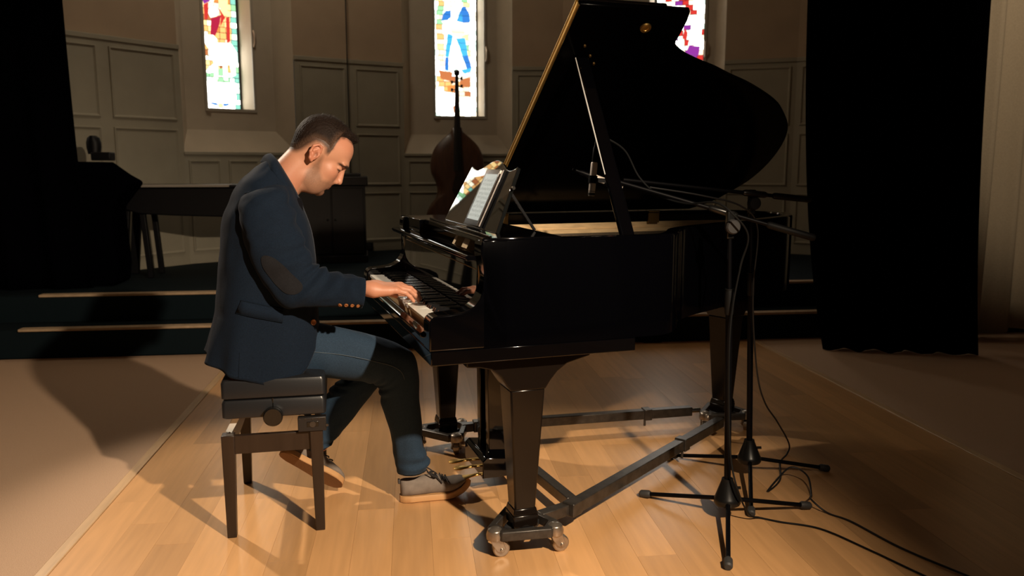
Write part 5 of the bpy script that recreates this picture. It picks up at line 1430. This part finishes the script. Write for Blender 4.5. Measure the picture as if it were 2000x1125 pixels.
# shirt in the neck opening
SH = [((-0.4130, 1.3380), (-0.3330, 1.2360), YM, .060), ((-0.4230, 1.3270), (-0.3260, 1.2230), YM, .078), ((-0.4750, 1.2840), (-0.3120, 1.1960), YM, .12), ((-0.5140, 1.2290), (-0.2980, 1.1110), YM, .15), ((-0.5350, 1.1540), (-0.2800, 0.9940), YM, .15), ((-0.5600, 1.0040), (-0.2790, 0.8160), YM, .15)]
part('shirt', MB().loft(loft_pairs(SH, 24, 40)[::-1], cap=False), M_shirt, man, PF, sharp=None, fix=True)
# trousers
TR = [((-0.3990, 0.5430), (-0.3440, 0.7610), .665, .085), ((-0.3250, 0.5390), (-0.2760, 0.7450), .655, .088), ((-0.2500, 0.5350), (-0.2060, 0.7290), .645, .086), ((-0.1650, 0.5210), (-0.1270, 0.7060), .635, .083), ((-0.1070, 0.5100), (-0.0440, 0.6760), .625, .080), ((-0.0740, 0.5020), (0.0260, 0.6480), .618, .078),
      ((-0.0620, 0.4880), (0.0750, 0.6090), .614, .075), ((-0.0570, 0.4570), (0.0940, 0.5380), .613, .070), ((-0.0470, 0.4020), (0.0970, 0.4250), .616, .066), ((-0.0290, 0.3270), (0.1050, 0.3210), .625, .062), ((-0.0090, 0.2420), (0.1120, 0.2320), .635, .060), ((0.0020, 0.1700), (0.1350, 0.1750), .645, .062), ((0.0100, 0.1220), (0.1270, 0.1270), .650, .063)]
TL = [((-0.3930, 0.5120), (-0.3360, 0.7290), .775, .085), ((-0.3150, 0.5030), (-0.2640, 0.7020), .785, .088), ((-0.2240, 0.4970), (-0.1720, 0.6730), .800, .086), ((-0.1690, 0.4860), (-0.0760, 0.6400), .810, .080), ((-0.1680, 0.4700), (0.0000, 0.5730), .815, .076),
      ((-0.2000, 0.4630), (-0.0110, 0.4720), .812, .072), ((-0.2360, 0.4240), (-0.0570, 0.4160), .810, .068), ((-0.2660, 0.3750), (-0.1050, 0.3590), .806, .063), ((-0.2930, 0.3090), (-0.1570, 0.2990), .801, .058), ((-0.3120, 0.2480), (-0.2130, 0.2420), .796, .055), ((-0.3170, 0.2080), (-0.2450, 0.2170), .791, .054)]
trs = MB()
for st_, sd_ in ((TR, 1.0), (TL, 4.0)):
    rr_ = loft_pairs(st_, 80, 52, amp=.0045, fs=8, ft=1.2, seed=sd_, e=2.1, creases=((.55, .07, .005, 90, 0.3, R(180), 1.0), (.93, .06, .009, 80, 0.6, 0, 2.0), (.40, .06, .004, 80, 0, R(180), 1.0)))
    last = rr_[-1]; c_ = np.mean(last, axis=0)
    rr_.append([tuple(c_ + (np.array(p) - c_) * .9 + np.array((0, 0, .012))) for p in last])
    trs.loft(rr_[::-1], cap=False)
tro = part('trousers', trs, M_denim, man, PF, sharp=None, fix=True)
M_stitch = mat('denim_stitch', (0.075, 0.105, 0.135), 0.8)
rrR = loft_pairs(TR, 80, 52, e=2.1)
part('side_seam', MB().tube([Vector(rrR[i][39 + int(2 - i * .02)]) + Vector((0, -.0035, .0)) for i in range(2, 44)], .0010, 5), M_stitch, tro, PF)

# shoes ---------------------------------------------------------------
def shoe(F, flex):
    """canonical shoe: heel at x=0, toe at x=.29, sole bottom z=0; flex lifts the toe"""
    def bend(p):
        x, y, z = p
        if flex > 0 and x > .155:
            d = (x - .155); a = flex * d / .135
            r_ = .135 / flex
            return (.155 + (r_ - z) * math.sin(a), y, r_ - (r_ - z) * math.cos(a))
        return (x, y, z)
    def prof(x):       # half width of the sole
        return float(np.interp(x, [0, .012, .04, .10, .15, .20, .245, .275, .288, .292], [.012, .026, .034, .035, .039, .047, .046, .034, .018, .004]))
    xs = list(np.linspace(0, .292, 30))
    def out(x, k): return k * prof(x)
    sole = []
    for z, sc_ in ((0.0, .93), (.003, 1.0), (.021, 1.0), (.024, .95)):
        sole.append([bend((x, -out(x, sc_), z)) for x in xs] + [bend((x, out(x, sc_), z)) for x in xs[::-1]])
    sh = part('shoe', shoe_upper(prof, bend), M_suede, man, F, sharp=None, fix=True)
    part('sole', MB().loft(sole), M_sole, sh, F, fix=True)
    tread = MB().loft([[bend((x, -out(x, .90), -.0012)) for x in xs] + [bend((x, out(x, .90), -.0012)) for x in xs[::-1]], [bend((x, -out(x, .9), .001)) for x in xs] + [bend((x, out(x, .9), .001)) for x in xs[::-1]]])
    part('tread', tread, M_tread, sh, F, fix=True)
    lc = MB()
    for i in range(5):
        x = .118 + i * .019; z = up_z(x) + .003
        w = .017 + .002 * i
        lc.tube([bend((x + .006, -w - .006, z - .008)), bend((x, -w * .4, z + .001)), bend((x, w * .4, z + .001)), bend((x + .006, w + .006, z - .008))], .0026, 6)
    for s in (-1, 1):
        z = up_z(.112)
        lc.tube([bend(p) for p in catmull([(.112, 0, z + .006), (.104, s * .020, z + .018), (.118, s * .036, z + .010), (.135, s * .030, z - .004), (.118, s * .010, z + .004)], 14)], .0026, 6)
        lc.tube([bend(p) for p in catmull([(.112, 0, z + .006), (.130, s * .022, z + .004), (.150, s * .036, z - .016), (.158, s * .040, z - .026)], 10)], .0024, 6)
    part('laces', lc, M_lace, sh, F)
    ey_ = MB()
    for i in range(5):
        x = .122 + i * .019
        for s in (-1, 1):
            ey_.ball(bend((x + .004, s * (.0225 + .0025 * i), up_z(x) - .0105 + .0012 * i)), .0032, 8)
    part('eyelets', ey_, M_lace, sh, F)
    part('heel_tab', MB().loft([[bend((x - .004, y, z)) for x, y in ((-.002, -.008), (.006, -.008), (.006, .008), (-.002, .008))] for z in (.070, .088)]), M_heeltab, sh, F, bevel=.002, fix=True)
    return sh
def up_z(x): return float(np.interp(x, [0, .02, .06, .10, .13, .17, .21, .25, .275, .29], [.086, .089, .086, .094, .096, .083, .068, .058, .046, .026]))
def shoe_upper(prof, bend):
    rings_ = []
    for i, x in enumerate(np.linspace(.004, .2885, 40)):
        w = max(prof(x) - .002, .003); zt = up_z(x); zb = .020; ring = []
        for k in range(24):
            a = 2 * math.pi * k / 24; c, s = math.cos(a), math.sin(a)
            yy = w * math.copysign(abs(c) ** .75, c); z = (zb + zt) / 2 + (zt - zb) / 2 * math.copysign(abs(s) ** .8, s)
            if s > 0: yy *= 1 - .38 * s * (1 if x < .2 else .6)
            ring.append(bend((x, yy, z)))
        rings_.append(ring)
    return MB().loft(rings_)
hr = (0.0180, 0.0240)
shR = shoe(PF @ Matrix.Translation((hr[0], .65, .002)) @ Matrix.Rotation(R(-3), 4, 'Z') @ Matrix.Scale(1.05, 4), R(46))
lh = (-0.4290, 0.1860); lt = (-0.1730, -0.0010)
lang = math.atan2(lh[1] - lt[1], lt[0] - lh[0])
shL = shoe(PF @ Matrix.Translation((lh[0], .80, lh[1] + .016)) @ Matrix.Rotation(lang, 4, 'Y') @ Matrix.Rotation(R(-44), 4, 'X'), 0.0)
